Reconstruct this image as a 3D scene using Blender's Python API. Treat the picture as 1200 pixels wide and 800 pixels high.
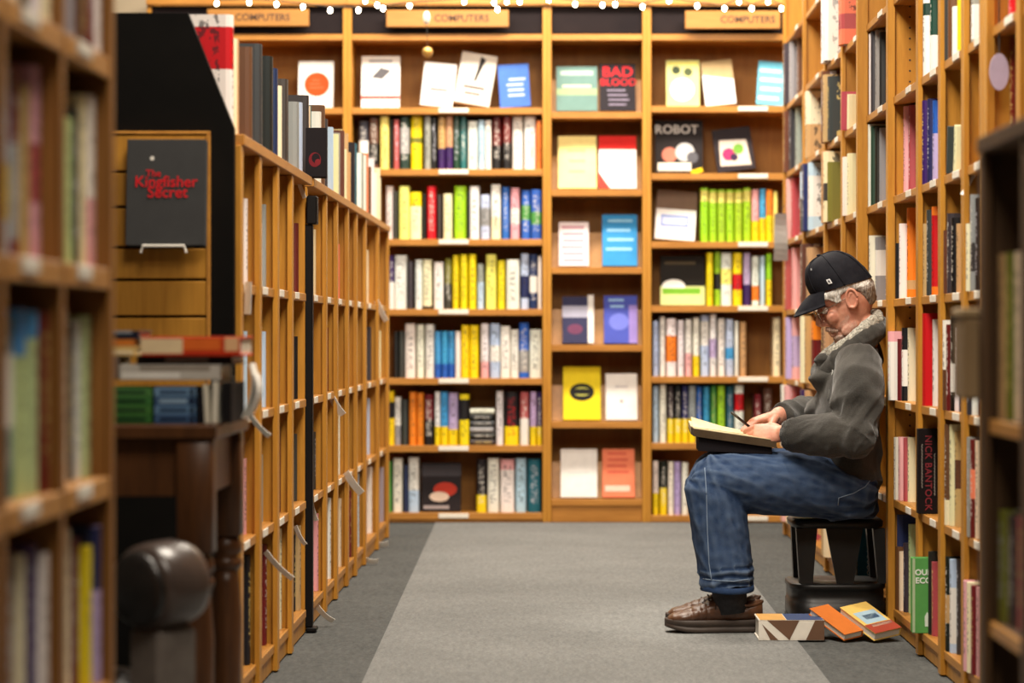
import bpy, bmesh, math, random
from mathutils import Vector, Matrix, Euler, noise
from mathutils.bvhtree import BVHTree
random.seed(11)
PI = math.pi
for o in list(bpy.data.objects): bpy.data.objects.remove(o)
S = bpy.context.scene
COL = S.collection

# ------------------------------------------------------------------ camera, world, light, exposure
F, VX, VY, CH = 3000.0, 655.0, 390.0, 0.884        # focal length in pixels, vanishing point, eye height
cd = bpy.data.cameras.new('camera'); cam = bpy.data.objects.new('camera', cd); COL.objects.link(cam)
cam.location = (0, 0, CH); cam.rotation_euler = (PI/2, 0, 0)
cd.sensor_width = 36; cd.lens = 36*F/1200
cd.shift_x = -(VX-600)/1200; cd.shift_y = -(400-VY)/1200
cd.clip_start = 0.05; cd.clip_end = 60
cd.dof.use_dof = True; cd.dof.focus_distance = 7.62; cd.dof.aperture_fstop = 90/30.0
S.camera = cam
S.view_settings.view_transform = 'Standard'; S.view_settings.look = 'None'
S.view_settings.gamma = 1.0; S.view_settings.use_curve_mapping = False
S.view_settings.exposure = -0.08

wd = bpy.data.worlds.new('shop_ambient'); S.world = wd; wd.use_nodes = True
bg = wd.node_tree.nodes['Background']; bg.inputs[0].default_value = (1.0, 0.80, 0.58, 1); bg.inputs[1].default_value = 0.055

def area(name, loc, target, sx, sy, power, color=(1.0, 0.895, 0.76), spread=180):
    ld = bpy.data.lights.new(name, 'AREA'); ld.shape = 'RECTANGLE'; ld.size = sx; ld.size_y = sy
    ld.energy = power; ld.color = color; ld.spread = math.radians(spread)
    o = bpy.data.objects.new(name, ld); COL.objects.link(o); o.location = loc
    d = Vector(target)-Vector(loc); o.rotation_euler = d.to_track_quat('-Z', 'Y').to_euler()
    return o
def spot(name, loc, target, power, deg, blend=0.6, radius=0.06, color=(1.0, 0.90, 0.77)):
    ld = bpy.data.lights.new(name, 'SPOT'); ld.energy = power; ld.spot_size = math.radians(deg); ld.spot_blend = blend
    ld.shadow_soft_size = radius; ld.color = color
    o = bpy.data.objects.new(name, ld); COL.objects.link(o); o.location = loc
    d = Vector(target)-Vector(loc); o.rotation_euler = d.to_track_quat('-Z', 'Y').to_euler()
    return o
# ceiling lamps of the shop: a bright run in front of the back wall, track spots over the aisle, dim towards the camera
area('lamp_run_back', (0.1, 10.95, 3.3), (0.0, 11.75, 0.6), 3.4, 0.35, 178)
area('lamp_aisle_far', (0.1, 9.0, 3.4), (0.1, 9.4, 0), 1.2, 1.2, 110)
area('lamp_aisle_near', (0.1, 5.6, 3.4), (0.1, 6.6, 0), 1.0, 1.4, 158)
area('lamp_front', (0.1, 2.4, 3.4), (0.0, 3.6, 0), 1.0, 1.2, 72)
spot('track_spot_reader', (0.30, 7.25, 3.2), (0.66, 7.72, 0.6), 210, 30, 0.8)
spot('track_spot_back', (0.5, 8.9, 3.3), (0.35, 7.75, 0.3), 70, 40, 0.8)

# ------------------------------------------------------------------ helpers
def P(px, py, Y):                                    # a pixel of the photograph at depth Y
    return Vector(((px-VX)*Y/F, Y, CH+(VY-py)*Y/F))
def lin(c):
    f = lambda v: (v/255)/12.92 if v/255 <= 0.04045 else ((v/255+0.055)/1.055)**2.4
    return tuple(f(v) for v in c)
def mesh(name, V, Fc, mats=(), smooth=False, mi=None):
    m = bpy.data.meshes.new(name); m.from_pydata([tuple(v) for v in V], [], Fc); m.update()
    for x in mats: m.materials.append(x)
    if mi: m.polygons.foreach_set('material_index', mi)
    if smooth: m.polygons.foreach_set('use_smooth', [True]*len(m.polygons))
    return m
def obj(name, me, parent=None, label=None, cat=None, group=None, kind=None, loc=None, rot=None):
    o = bpy.data.objects.new(name, me); COL.objects.link(o)
    if parent: o.parent = parent
    if label: o['label'] = label
    if cat: o['category'] = cat
    if group: o['group'] = group
    if kind: o['kind'] = kind
    if loc is not None: o.location = loc
    if rot is not None: o.rotation_euler = rot
    return o
def thing(name, label, cat, loc=(0, 0, 0), rot=None, group=None):
    o = obj(name, None, None, label, cat, group, None, loc, rot); o.empty_display_size = 0.05
    return o
class MB:
    def __init__(s): s.V = []; s.F = []; s.M = []
    def add(s, V, Fc, mi=0):
        n = len(s.V); s.V += [Vector(v) for v in V]; s.F += [tuple(i+n for i in f) for f in Fc]; s.M += [mi]*len(Fc); return s
    def box(s, x0, x1, y0, y1, z0, z1, mi=0, M=None):
        V = [Vector((x, y, z)) for z in (z0, z1) for y in (y0, y1) for x in (x0, x1)]
        if M: V = [M @ v for v in V]
        return s.add(V, [(0, 2, 3, 1), (4, 5, 7, 6), (0, 1, 5, 4), (2, 6, 7, 3), (0, 4, 6, 2), (1, 3, 7, 5)], mi)
    def bbox(s, x0, x1, y0, y1, z0, z1, b=0.003, mi=0, M=None):     # box with chamfered edges
        V = []; 
        for z, i in ((z0, 0), (z0+b, 1), (z1-b, 1), (z1, 0)):
            k = b if i == 0 else 0
            V += [(x0+k+b*(i), y0+k, z), (x1-k-b*i, y0+k, z), (x1-k, y0+k+b*i, z), (x1-k, y1-k-b*i, z), (x1-k-b*i, y1-k, z), (x0+k+b*i, y1-k, z), (x0+k, y1-k-b*i, z), (x0+k, y0+k+b*i, z)]
        V = [Vector(v) for v in V]
        if M: V = [M @ v for v in V]
        Fc = [tuple(range(7, -1, -1)), tuple(range(24, 32))]
        for r in range(3):
            for j in range(8): Fc.append((r*8+j, r*8+(j+1) % 8, (r+1)*8+(j+1) % 8, (r+1)*8+j))
        return s.add(V, Fc, mi)
    def prism(s, pts, h0, h1, axis='y', mi=0):       # outline pts (a,b) extruded along an axis
        mk = {'y': lambda a, b, h: (a, h, b), 'x': lambda a, b, h: (h, a, b), 'z': lambda a, b, h: (a, b, h)}[axis]
        n = len(pts); V = [mk(a, b, h0) for a, b in pts]+[mk(a, b, h1) for a, b in pts]
        Fc = [tuple(range(n)), tuple(range(2*n-1, n-1, -1))]+[(i, n+i, n+(i+1) % n, (i+1) % n) for i in range(n)]
        return s.add(V, Fc, mi)
    def rings(s, R, cap=True, mi=0, closed=False):   # rings of points, skinned
        n = len(R[0]); V = [p for r in R for p in r]; Fc = []
        m = len(R)
        for k in range(m if closed else m-1):
            a, b = k*n, ((k+1) % m)*n
            for j in range(n): Fc.append((a+j, a+(j+1) % n, b+(j+1) % n, b+j))
        if cap and not closed: Fc += [tuple(range(n-1, -1, -1)), tuple(range((m-1)*n, m*n))]
        return s.add(V, Fc, mi)
    def tube(s, pts, rad, n=8, mi=0, hint=(0, 0, 1), round_ends=False, closed=False):
        pts = [Vector(p) for p in pts]; m = len(pts)
        rad = [rad]*m if isinstance(rad, (int, float)) else list(rad)
        if round_ends:
            d0 = (pts[0]-pts[1]).normalized(); d1 = (pts[-1]-pts[-2]).normalized()
            g = lambda r: r if isinstance(r, tuple) else (r, r)
            r0, r1 = g(rad[0]), g(rad[-1])
            pre = [(pts[0]+d0*max(r0)*math.sin(a), (r0[0]*math.cos(a), r0[1]*math.cos(a))) for a in (1.35, 0.95, 0.5)]
            suf = [(pts[-1]+d1*max(r1)*math.sin(a), (r1[0]*math.cos(a), r1[1]*math.cos(a))) for a in (0.5, 0.95, 1.35)]
            pts = [p for p, _ in pre]+pts+[p for p, _ in suf]; rad = [r for _, r in pre]+rad+[r for _, r in suf]; m = len(pts)
        R = []; h = Vector(hint)
        for i in range(m):
            if closed: t = pts[(i+1) % m]-pts[i-1]
            else: t = pts[min(i+1, m-1)]-pts[max(i-1, 0)]
            t.normalize(); u = h-t*h.dot(t)
            if u.length < 1e-4: u = t.orthogonal()
            u.normalize(); v = t.cross(u)
            r = rad[i]; ra, rb = r if isinstance(r, tuple) else (r, r)
            R.append([pts[i]+u*(ra*math.cos(2*PI*k/n))+v*(rb*math.sin(2*PI*k/n)) for k in range(n)])
        return s.rings(R, not closed, mi, closed)
    def ball(s, c, rx, ry, rz, n=12, m=8, mi=0, M=None):
        c = Vector(c); R = []
        for i in range(1, m):
            a = -PI/2+PI*i/m
            R.append([Vector((rx*math.cos(a)*math.cos(2*PI*k/n), ry*math.cos(a)*math.sin(2*PI*k/n), rz*math.sin(a))) for k in range(n)])
        R = [[Vector((0, 0, -rz))*0.999+0.02*(p-Vector((0, 0, p.z))) for p in R[0]]]+R+[[Vector((0, 0, rz))*0.999+0.02*(p-Vector((0, 0, p.z))) for p in R[-1]]]
        R = [[(M @ p if M else p)+c for p in r] for r in R]
        return s.rings(R, True, mi)
    def lathe(s, prof, c=(0, 0, 0), n=20, mi=0):
        c = Vector(c); return s.rings([[c+Vector((r*math.cos(2*PI*k/n), r*math.sin(2*PI*k/n), z)) for k in range(n)] for r, z in prof], True, mi)
    def build(s, name, mats, parent=None, smooth=False, **k):
        if not isinstance(mats, (list, tuple)): mats = [mats]
        return obj(name, mesh(name, s.V, s.F, mats, smooth, s.M), parent, **k)

# ------------------------------------------------------------------ materials (all procedural)
def newmat(name, col, rough=0.6, metal=0.0, spec=0.5):
    m = bpy.data.materials.new(name); m.use_nodes = True
    b = m.node_tree.nodes['Principled BSDF']
    b.inputs['Base Color'].default_value = (*col, 1); b.inputs['Roughness'].default_value = rough; b.inputs['Metallic'].default_value = metal
    b.inputs['Specular IOR Level'].default_value = spec
    return m
def nd(m, t, **kw):
    n = m.node_tree.nodes.new(t)
    for k, v in kw.items(): setattr(n, k, v)
    return n
def ln(m, a, b): m.node_tree.links.new(a, b)
def bsdf(m): return m.node_tree.nodes['Principled BSDF']
def math_(m, op, a, b=None, clamp=False):
    n = nd(m, 'ShaderNodeMath', operation=op); n.use_clamp = clamp
    for i, v in enumerate((a, b)):
        if v is None: continue
        if hasattr(v, 'is_linked'): ln(m, v, n.inputs[i])
        else: n.inputs[i].default_value = v
    return n.outputs[0]
def ramp(m, fac, stops):
    n = nd(m, 'ShaderNodeValToRGB'); e = n.color_ramp.elements
    while len(e) < len(stops): e.new(0.5)
    for x, (p, c) in zip(e, stops): x.position = p; x.color = (*c, 1)
    ln(m, fac, n.inputs[0]); return n.outputs[0]
def mapped(m, coord='Object', scale=(1, 1, 1), loc=(0, 0, 0)):
    t = nd(m, 'ShaderNodeTexCoord'); p = nd(m, 'ShaderNodeMapping'); p.inputs['Scale'].default_value = scale; p.inputs['Location'].default_value = loc
    ln(m, t.outputs[coord], p.inputs[0]); return p.outputs[0]
def noise_(m, vec, scale, detail=3, rough=0.55, dist=0.0):
    n = nd(m, 'ShaderNodeTexNoise'); n.inputs['Scale'].default_value = scale; n.inputs['Detail'].default_value = detail
    n.inputs['Roughness'].default_value = rough; n.inputs['Distortion'].default_value = dist
    if vec is not None: ln(m, vec, n.inputs['Vector'])
    return n.outputs['Fac']
def bump(m, h, strength=0.3, dist=0.005):
    n = nd(m, 'ShaderNodeBump'); n.inputs['Strength'].default_value = strength; n.inputs['Distance'].default_value = dist
    ln(m, h, n.inputs['Height']); ln(m, n.outputs[0], bsdf(m).inputs['Normal']); return n
def mix(m, fac, a, b, mode='MIX'):
    n = nd(m, 'ShaderNodeMix', data_type='RGBA', blend_type=mode)
    for i, v in ((0, fac), (6, a), (7, b)):
        if hasattr(v, 'is_linked'): ln(m, v, n.inputs[i])
        else: n.inputs[i].default_value = v if i == 0 else (*v, 1)
    return n.outputs[2]
def noisy(name, c1, c2, scale=20, rough=0.6, bstr=0.0, bscale=None, coord='Object', stretch=(1, 1, 1), spec=0.5, metal=0.0, bdist=0.004):
    m = newmat(name, c1, rough, metal, spec); v = mapped(m, coord, stretch)
    f = noise_(m, v, scale); ln(m, ramp(m, f, [(0.3, c1), (0.7, c2)]), bsdf(m).inputs['Base Color'])
    if bstr: bump(m, noise_(m, v, bscale or scale*3), bstr, bdist)
    return m
def wood(name, c1, c2, stretch, rough=0.42):
    m = newmat(name, c1, rough, 0, 0.4); v = mapped(m, 'Object', stretch)
    f = noise_(m, v, 3.0, 5, 0.6, 0.6); g = noise_(m, v, 14.0, 3, 0.5)
    k = math_(m, 'ADD', math_(m, 'MULTIPLY', f, 0.7), math_(m, 'MULTIPLY', g, 0.3))
    ln(m, ramp(m, k, [(0.32, c1), (0.68, c2)]), bsdf(m).inputs['Base Color'])
    bump(m, g, 0.08, 0.002)
    return m
W1, W2 = (0.40, 0.168, 0.018), (0.58, 0.275, 0.036)
M_up = wood('maple_upright', W1, W2, (9, 9, 0.9))
M_shelf = wood('maple_shelf', (0.36, 0.145, 0.022), (0.53, 0.235, 0.045), (1.2, 9, 9))
M_shelfy = wood('maple_shelf_side', (0.36, 0.145, 0.022), (0.53, 0.235, 0.045), (9, 1.2, 9))
M_back = wood('maple_back', (0.27, 0.110, 0.013), (0.39, 0.170, 0.024), (6, 6, 0.8), 0.55)
M_edge = wood('maple_edge', (0.38, 0.158, 0.024), (0.54, 0.25, 0.046), (9, 1.2, 9))
M_dark = wood('dark_walnut', (0.045, 0.016, 0.005), (0.115, 0.042, 0.012), (8, 8, 1.2), 0.38)
M_black = noisy('black_laminate', (0.004, 0.0036, 0.0032), (0.007, 0.006, 0.005), 6, 0.6, spec=0.08)
M_bmetal = newmat('black_metal', (0.006, 0.005, 0.005), 0.5, 0.0, 0.2)
M_fascia = noisy('dark_fascia', (0.010, 0.007, 0.008), (0.018, 0.012, 0.012), 4, 0.7, spec=0.1)
M_sign = wood('sign_wood', (0.34, 0.145, 0.028), (0.44, 0.20, 0.045), (1, 9, 9))
M_ink = newmat('dark_ink', (0.05, 0.022, 0.012), 0.6)
M_paper = noisy('paper', (0.80, 0.77, 0.68), (0.86, 0.83, 0.75), 9, 0.8)
M_pages = newmat('page_edges', (0.78, 0.70, 0.54), 0.85)
def pages_mat():
    m = M_pages; v = mapped(m, 'Generated', (40, 1, 1)); f = noise_(m, v, 3, 2)
    ln(m, ramp(m, f, [(0.3, (0.62, 0.53, 0.38)), (0.7, (0.85, 0.79, 0.64))]), bsdf(m).inputs['Base Color'])
pages_mat()
M_tag = noisy('tag_card', (0.80, 0.76, 0.68), (0.88, 0.85, 0.78), 12, 0.7)
M_plate = noisy('shelf_label_card', (0.78, 0.72, 0.60), (0.85, 0.80, 0.70), 30, 0.6)

# shared cover material: colours come from each book's own colour and custom properties
def cover_mat():
    m = newmat('book_cover', (0.5, 0.5, 0.5), 0.42, 0, 0.4)
    oi = nd(m, 'ShaderNodeObjectInfo'); base = oi.outputs['Color']
    def attr(n): return nd(m, 'ShaderNodeAttribute', attribute_type='OBJECT', attribute_name=n)
    band, ink, sp = attr('band').outputs['Color'], attr('ink').outputs['Color'], nd(m, 'ShaderNodeSeparateXYZ')
    ln(m, attr('layout').outputs['Vector'], sp.inputs[0])           # band from, band to, seed
    g = nd(m, 'ShaderNodeSeparateXYZ'); tc = nd(m, 'ShaderNodeTexCoord'); ln(m, tc.outputs['Generated'], g.inputs[0])
    x, y, z = g.outputs
    inb = math_(m, 'MULTIPLY', math_(m, 'GREATER_THAN', z, sp.outputs[0]), math_(m, 'LESS_THAN', z, sp.outputs[1]))
    cv = nd(m, 'ShaderNodeCombineXYZ'); 
    ln(m, math_(m, 'ADD', math_(m, 'MULTIPLY', x, 2.6), sp.outputs[2]), cv.inputs[0])
    ln(m, math_(m, 'MULTIPLY', y, 3.0), cv.inputs[1]); ln(m, math_(m, 'MULTIPLY', z, 26.0), cv.inputs[2])
    nt = noise_(m, cv.outputs[0], 1.0, 2, 0.6)
    spine = math_(m, 'LESS_THAN', y, 0.2)
    xin = math_(m, 'LESS_THAN', math_(m, 'ABSOLUTE', math_(m, 'SUBTRACT', x, 0.5)), 0.27)
    zin = math_(m, 'LESS_THAN', math_(m, 'ABSOLUTE', math_(m, 'SUBTRACT', z, 0.53)), 0.36)
    txt = math_(m, 'MULTIPLY', math_(m, 'MULTIPLY', math_(m, 'GREATER_THAN', nt, 0.53), spine), math_(m, 'MULTIPLY', xin, zin))
    c2 = nd(m, 'ShaderNodeCombineXYZ'); ln(m, sp.outputs[2], c2.inputs[0]); ln(m, math_(m, 'MULTIPLY', y, 3.5), c2.inputs[1]); ln(m, math_(m, 'MULTIPLY', z, 5.0), c2.inputs[2])
    art = math_(m, 'MULTIPLY', math_(m, 'GREATER_THAN', noise_(m, c2.outputs[0], 1.3, 3, 0.7), 0.56), math_(m, 'GREATER_THAN', y, 0.2))
    c = mix(m, inb, base, band); c = mix(m, math_(m, 'MULTIPLY', art, 0.75), c, ink); c = mix(m, math_(m, 'MULTIPLY', txt, 0.6), c, ink)
    ln(m, c, bsdf(m).inputs['Base Color'])
    return m
M_cover = cover_mat()
_flat = {}
def flat(c, rough=0.6):
    c = tuple(c); k = (c, rough)
    if k not in _flat:
        b = lin(c); _flat[k] = noisy('print_%d_%d_%d' % c, tuple(v*0.93 for v in b), tuple(min(1, v*1.04) for v in b), 25, rough, spec=0.14)
    return _flat[k]

PAL = {'white': (236, 233, 226), 'cream': (238, 226, 188), 'yellow': (240, 212, 20), 'pale yellow': (242, 232, 120), 'lime green': (160, 208, 36), 'green': (78, 150, 70), 'dark green': (28, 58, 48),
       'teal': (32, 100, 112), 'blue': (40, 95, 190), 'sky blue': (70, 160, 220), 'pale blue': (185, 208, 232), 'navy': (30, 40, 88), 'black': (20, 18, 20), 'charcoal': (58, 55, 56), 'grey': (150, 150, 150),
       'red': (196, 18, 28), 'dark red': (105, 22, 24), 'orange': (238, 128, 36), 'pink': (232, 170, 172), 'rose': (176, 80, 84), 'lilac': (188, 168, 210), 'purple': (58, 30, 92), 'tan': (196, 158, 108), 'brown': (98, 62, 40), 'salmon': (236, 130, 96), 'olive': (120, 118, 40), 'pale green': (196, 214, 150)}
def jit(c, a=7): return tuple(max(4, min(250, v+random.uniform(-a, a))) for v in c)

# ------------------------------------------------------------------ books: shared unit mesh (thickness x, depth y with the spine at y=0, height z)
def unit_book():
    b = MB(); t = 0.08
    prof = [(-.5, 1), (-.5, .10), (-.42, .03), (-.2, 0), (.2, 0), (.42, .03), (.5, .10), (.5, 1), (.5-t, 1), (.5-t, .10), (-.5+t, .10), (-.5+t, 1)]
    n = len(prof); V = [(x, y, 0) for x, y in prof]+[(x, y, 1) for x, y in prof]
    Fc = [(i, (i+1) % n, n+(i+1) % n, n+i) for i in range(n)]
    for z in (0, n):
        q = [(0, 1, 10, 11), (1, 2, 5, 6), (2, 3, 4, 5), (6, 7, 8, 9), (1, 6, 9, 10)]
        for f in q: Fc.append(tuple(i+z for i in (f if z else f[::-1])))
    b.add(V, Fc, 0); b.box(-.5+t, .5-t, .10, .965, .012, .985, 1)
    m = mesh('book', b.V, b.F, [M_cover, M_pages], False, b.M)
    bm = bmesh.new(); bm.from_mesh(m); bmesh.ops.recalc_face_normals(bm, faces=bm.faces); bm.to_mesh(m); bm.free()
    return m
UB = unit_book()
BOOKS = []       # every spine-out book: collected first, then built
def add_book(row, order, loc, rz, t, d, h, col, band=None, bz=(0, 0), ink=None, lean=0.0, apx=600, name='book', label=None, group=None, tip=0.0):
    BOOKS.append(dict(row=row, order=order, loc=Vector(loc), rz=rz, t=t, d=d, h=h, col=col, band=band, bz=bz, ink=ink, lean=lean, apx=apx, name=name, label=label, group=group, tip=tip))
ORD = ['first', 'second', 'third', 'fourth', 'fifth', 'sixth', 'seventh', 'eighth', 'ninth', 'tenth', 'eleventh', 'twelfth', 'thirteenth', 'fourteenth', 'fifteenth', 'sixteenth']
def build_books(limit=318):
    rows = {}
    for b in BOOKS: rows.setdefault(b['row'], []).append(b)
    keep = set(id(b) for b in sorted(BOOKS, key=lambda b: -b['apx'])[:limit])
    stuff = MB(); scol = []; print('BOOKS', len(BOOKS))
    for row, L in rows.items():
        L.sort(key=lambda b: b['order'])
        LK = [b for b in L if id(b) in keep]
        cnt = {}
        for b in LK: cnt[b['col']] = cnt.get(b['col'], 0)+1
        seen = {}
        for b in L:
            c = b['col']; base = lin(jit(PAL[c]))
            bandc = lin(PAL[b['band']]) if b['band'] else base
            lum = sum(base)/3
            ink = lin(PAL[b['ink']]) if b['ink'] else (lin((40, 36, 44)) if lum > 0.3 else lin(random.choice([(230, 225, 215), (225, 200, 120), (200, 200, 210)])))
            if b['band']: ink = ink if b['ink'] else (lin((30, 28, 34)) if lum > 0.3 else lin((230, 225, 215)))
            if abs(b['lean']) < 1: b['loc'].z += b['t']/2*abs(math.sin(b['lean']))
            M = Matrix.Translation(b['loc']) @ Euler((b['tip'], b['lean'], b['rz'])).to_matrix().to_4x4() @ Matrix.Diagonal((b['t'], b['d'], b['h'], 1))
            if id(b) not in keep:
                n0 = len(stuff.F); stuff.add([M @ v.co for v in UB.vertices], [tuple(p.vertices) for p in UB.polygons])
                scol += [(base if p.material_index == 0 else (0.7, 0.62, 0.46)) for p in UB.polygons]; continue
            k = seen.get(c, 0); seen[c] = k+1
            if b['label']: lab = b['label']
            else:
                w = '' if not b['band'] or b['band'] == c else ''
                lab = ('only %s book %s' if cnt[c] == 1 else ORD[min(k, 15)]+' %s book from left %s') % (c+(' and '+b['band'] if b['band'] and cnt[c] == 1 else ''), row)
            o = obj(b['name'], UB, None, lab, 'book', b['group'] or ('books '+row), None, b['loc'], (b['tip'], b['lean'], b['rz']))
            o.scale = (b['t'], b['d'], b['h']); o.color = (*base, 1)
            o['band'] = [float(v) for v in bandc]; o['ink'] = [float(v) for v in ink]; o['layout'] = [float(b['bz'][0]), float(b['bz'][1]), random.uniform(0, 50)]
            b['obj'] = o
    if stuff.F:
        m = newmat('small_book_covers', (.5, .5, .5), 0.5); a = nd(m, 'ShaderNodeVertexColor'); a.layer_name = 'Col'; ln(m, a.outputs[0], bsdf(m).inputs['Base Color'])
        me = mesh('distant_books', stuff.V, stuff.F, [m]); ca = me.color_attributes.new('Col', 'FLOAT_COLOR', 'CORNER')
        i = 0; buf = []
        for p, c in zip(me.polygons, scol):
            buf += [*c, 1.0]*len(p.vertices)
        ca.data.foreach_set('color', buf)
        obj('distant_books', me, None, 'slivers of small distant books packed on the side shelves', 'books', None, 'stuff')

# lettering as real outlines
def text_mesh(s, size, extrude=0.0006, bold=0.0, align='CENTER', shear=0.0, spacing=1.0):
    cu = bpy.data.curves.new('lettering', 'FONT'); cu.body = s; cu.size = size; cu.extrude = extrude; cu.offset = bold; cu.align_x = align; cu.align_y = 'CENTER'; cu.shear = shear; cu.resolution_u = 3; cu.space_character = spacing
    o = bpy.data.objects.new('lettering', cu); COL.objects.link(o); dg = bpy.context.evaluated_depsgraph_get()
    me = bpy.data.meshes.new_from_object(o.evaluated_get(dg)); bpy.data.objects.remove(o); return me
def lettering(s, size, mat, parent, loc, rot, **k):
    me = text_mesh(s, size, **k); me.materials.clear(); me.materials.append(mat)
    return obj('lettering', me, parent, loc=loc, rot=rot)

# ------------------------------------------------------------------ the setting
def carpet(name, c1, c2):
    m = newmat(name, c1, 0.95, 0, 0.1); v = mapped(m)
    f = noise_(m, v, 115, 3, 0.8); g = noise_(m, v, 2.2, 3, 0.6); h = noise_(m, mapped(m, 'Object', (1.0, 0.22, 1)), 60, 2, 0.6)
    k = math_(m, 'ADD', math_(m, 'MULTIPLY', f, 0.62), math_(m, 'ADD', math_(m, 'MULTIPLY', g, 0.18), math_(m, 'MULTIPLY', h, 0.20)))
    ln(m, ramp(m, k, [(0.34, c1), (0.66, c2)]), bsdf(m).inputs['Base Color']); bump(m, f, 0.5, 0.004)
    return m
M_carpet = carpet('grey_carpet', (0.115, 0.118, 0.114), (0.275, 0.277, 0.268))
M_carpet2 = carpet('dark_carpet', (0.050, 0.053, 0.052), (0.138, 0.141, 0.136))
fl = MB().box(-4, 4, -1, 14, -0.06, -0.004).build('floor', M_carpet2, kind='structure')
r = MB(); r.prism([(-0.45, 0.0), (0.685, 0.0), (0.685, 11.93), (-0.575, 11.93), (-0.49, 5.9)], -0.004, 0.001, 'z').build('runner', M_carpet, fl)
M_wall = noisy('cream_plaster', (0.45, 0.36, 0.24), (0.50, 0.40, 0.27), 3, 0.8)
MB().box(-4, 4, 12.36, 12.46, 0, 3.6).build('wall_back', M_wall, kind='structure')

# ------------------------------------------------------------------ bookcases
def side_case(label, side, X, Ys, zs, H, depth=0.30, strips=None, strip_w=0.05, top=False, holes=(), name='bookcase', mats=None, thick=0.02, plates=True, plinth=True, lip=0.022):
    t = thing(name, label, 'bookcase', (X, min(Ys), 0)); o = Vector((X, min(Ys), 0))
    mu, ms, mb = mats or (M_up, M_shelfy, M_back)
    def part(nm, x0, x1, y0, y1, z0, z1, mt):
        a, b = sorted((side*x0, side*x1)); b_ = MB(); b_.bbox(a, b, y0-o.y, y1-o.y, z0, z1, 0.0015); return b_.build(nm, mt, t)
    part('back_panel', depth-0.012, depth, min(Ys), max(Ys), 0.0, H-0.001, mb)
    for i, y in enumerate(Ys):
        p = part('side_panel', 0, depth-0.0125, y-thick/2, y+thick/2, 0, H-(0.026 if top else 0), mu)
        if y in holes:
            hb = MB()
            for q in range(int((H-0.2)/0.032)):
                for cx in (0.045, 0.215):
                    z = 0.16+q*0.032; c = side*cx; yy = y-o.y-thick/2-0.0006
                    hb.add([(c+0.0035*math.cos(PI/3*k), yy, z+0.0035*math.sin(PI/3*k)) for k in range(6)], [tuple(range(6))])
            hb.build('peg_holes', M_ink, p, kind='stuff')
        pr = strips.get(y, 0.014) if strips else 0.014
        if pr: part('face_strip', -pr, -0.0003, y-strip_w/2, y+strip_w/2, 0, H-(0.026 if top else 0), mu)
    for a, b in zip(Ys[:-1], Ys[1:]):
        lo, hi = min(a, b), max(a, b)
        zz = zs((lo+hi)/2) if callable(zs) else zs
        for k, z in enumerate(zz):
            s = part('shelf', 0.003, depth-0.0125, lo+thick/2+0.0005, hi-thick/2-0.0005, z-0.022, z, ms)
            part('shelf_lip', -0.006, 0.0027, lo+strip_w/2+0.001, hi-strip_w/2-0.001, z-lip-0.001, z-0.0002, M_edge)
            if plates and z > 0.2:
                c = (lo+hi)/2-(hi-lo)*0.12; part('shelf_label', -0.0095, -0.0062, c-0.05, c+0.05, z-0.020, z-0.0003, M_plate)
        if plinth: part('plinth', 0.0, 0.018, lo+thick/2+0.0005, hi-thick/2-0.0005, 0.0, min(zz)-0.0225, mu)
    if top: part('top_board', -0.02, depth, min(Ys)-0.01, max(Ys)+0.01, H-0.025, H, ms)
    return t
XR, XL = 1.0, -0.75
ZR = [0.065, 0.39, 0.685, 0.985, 1.29, 1.585, 1.88, 2.17]
side_case('tall maple bookcase with round lilac plaque and red books, nearest the top corner', 1, XR, [5.1, 5.5, 5.89], ZR, 2.4, strips={5.89: 0.02})
side_case('tall maple bookcase holding the red book and the large black book', 1, XR, [5.945, 6.255, 6.637, 7.05, 7.633], ZR, 2.4, strips={7.633: 0.022, 5.945: 0.02}, holes=(7.633, 7.05, 6.637, 6.255))
side_case('tall maple bookcase directly behind the back of the reading person', 1, XR, [7.675, 8.30], ZR, 2.4, strips={7.675: 0.0, 8.30: 0.034}, holes=())
side_case('tall blurred maple bookcase reaching to the back wall on the far side', 1, XR, [8.345, 8.94, 9.52, 10.35, 11.25], ZR, 2.4, strips={8.345: 0.0})
ZL = [0.07, 0.39, 0.69, 1.0]
YL = [5.95, 6.32, 6.72, 7.08, 7.56]; YL2 = [7.64, 8.12, 8.52, 8.96, 9.34, 9.78, 10.47, 11.08]
side_case('low maple bookcase between the black end panel and the black post', -1, XL, YL, ZL, 1.345, 0.32, top=True, strips={7.56: 0})
side_case('long low maple bookcase running from the black post towards the back wall', -1, XL, YL2, ZL, 1.345, 0.32, top=True, strips={7.64: 0})
# black post in front of the joint
t = thing('post', 'slim black metal post with a square head between the low bookcases', 'post', (-0.742, 7.60, 0))
MB().bbox(-0.012, 0.012, -0.018, 0.018, 0.0125, 1.205, 0.003).build('shaft', M_bmetal, t)
MB().bbox(-0.006, 0.026, -0.026, 0.026, 1.2055, 1.29, 0.004).build('head', M_bmetal, t)
MB().bbox(-0.006, 0.024, -0.03, 0.03, 0.0, 0.012, 0.002).build('foot', M_bmetal, t)

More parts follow.
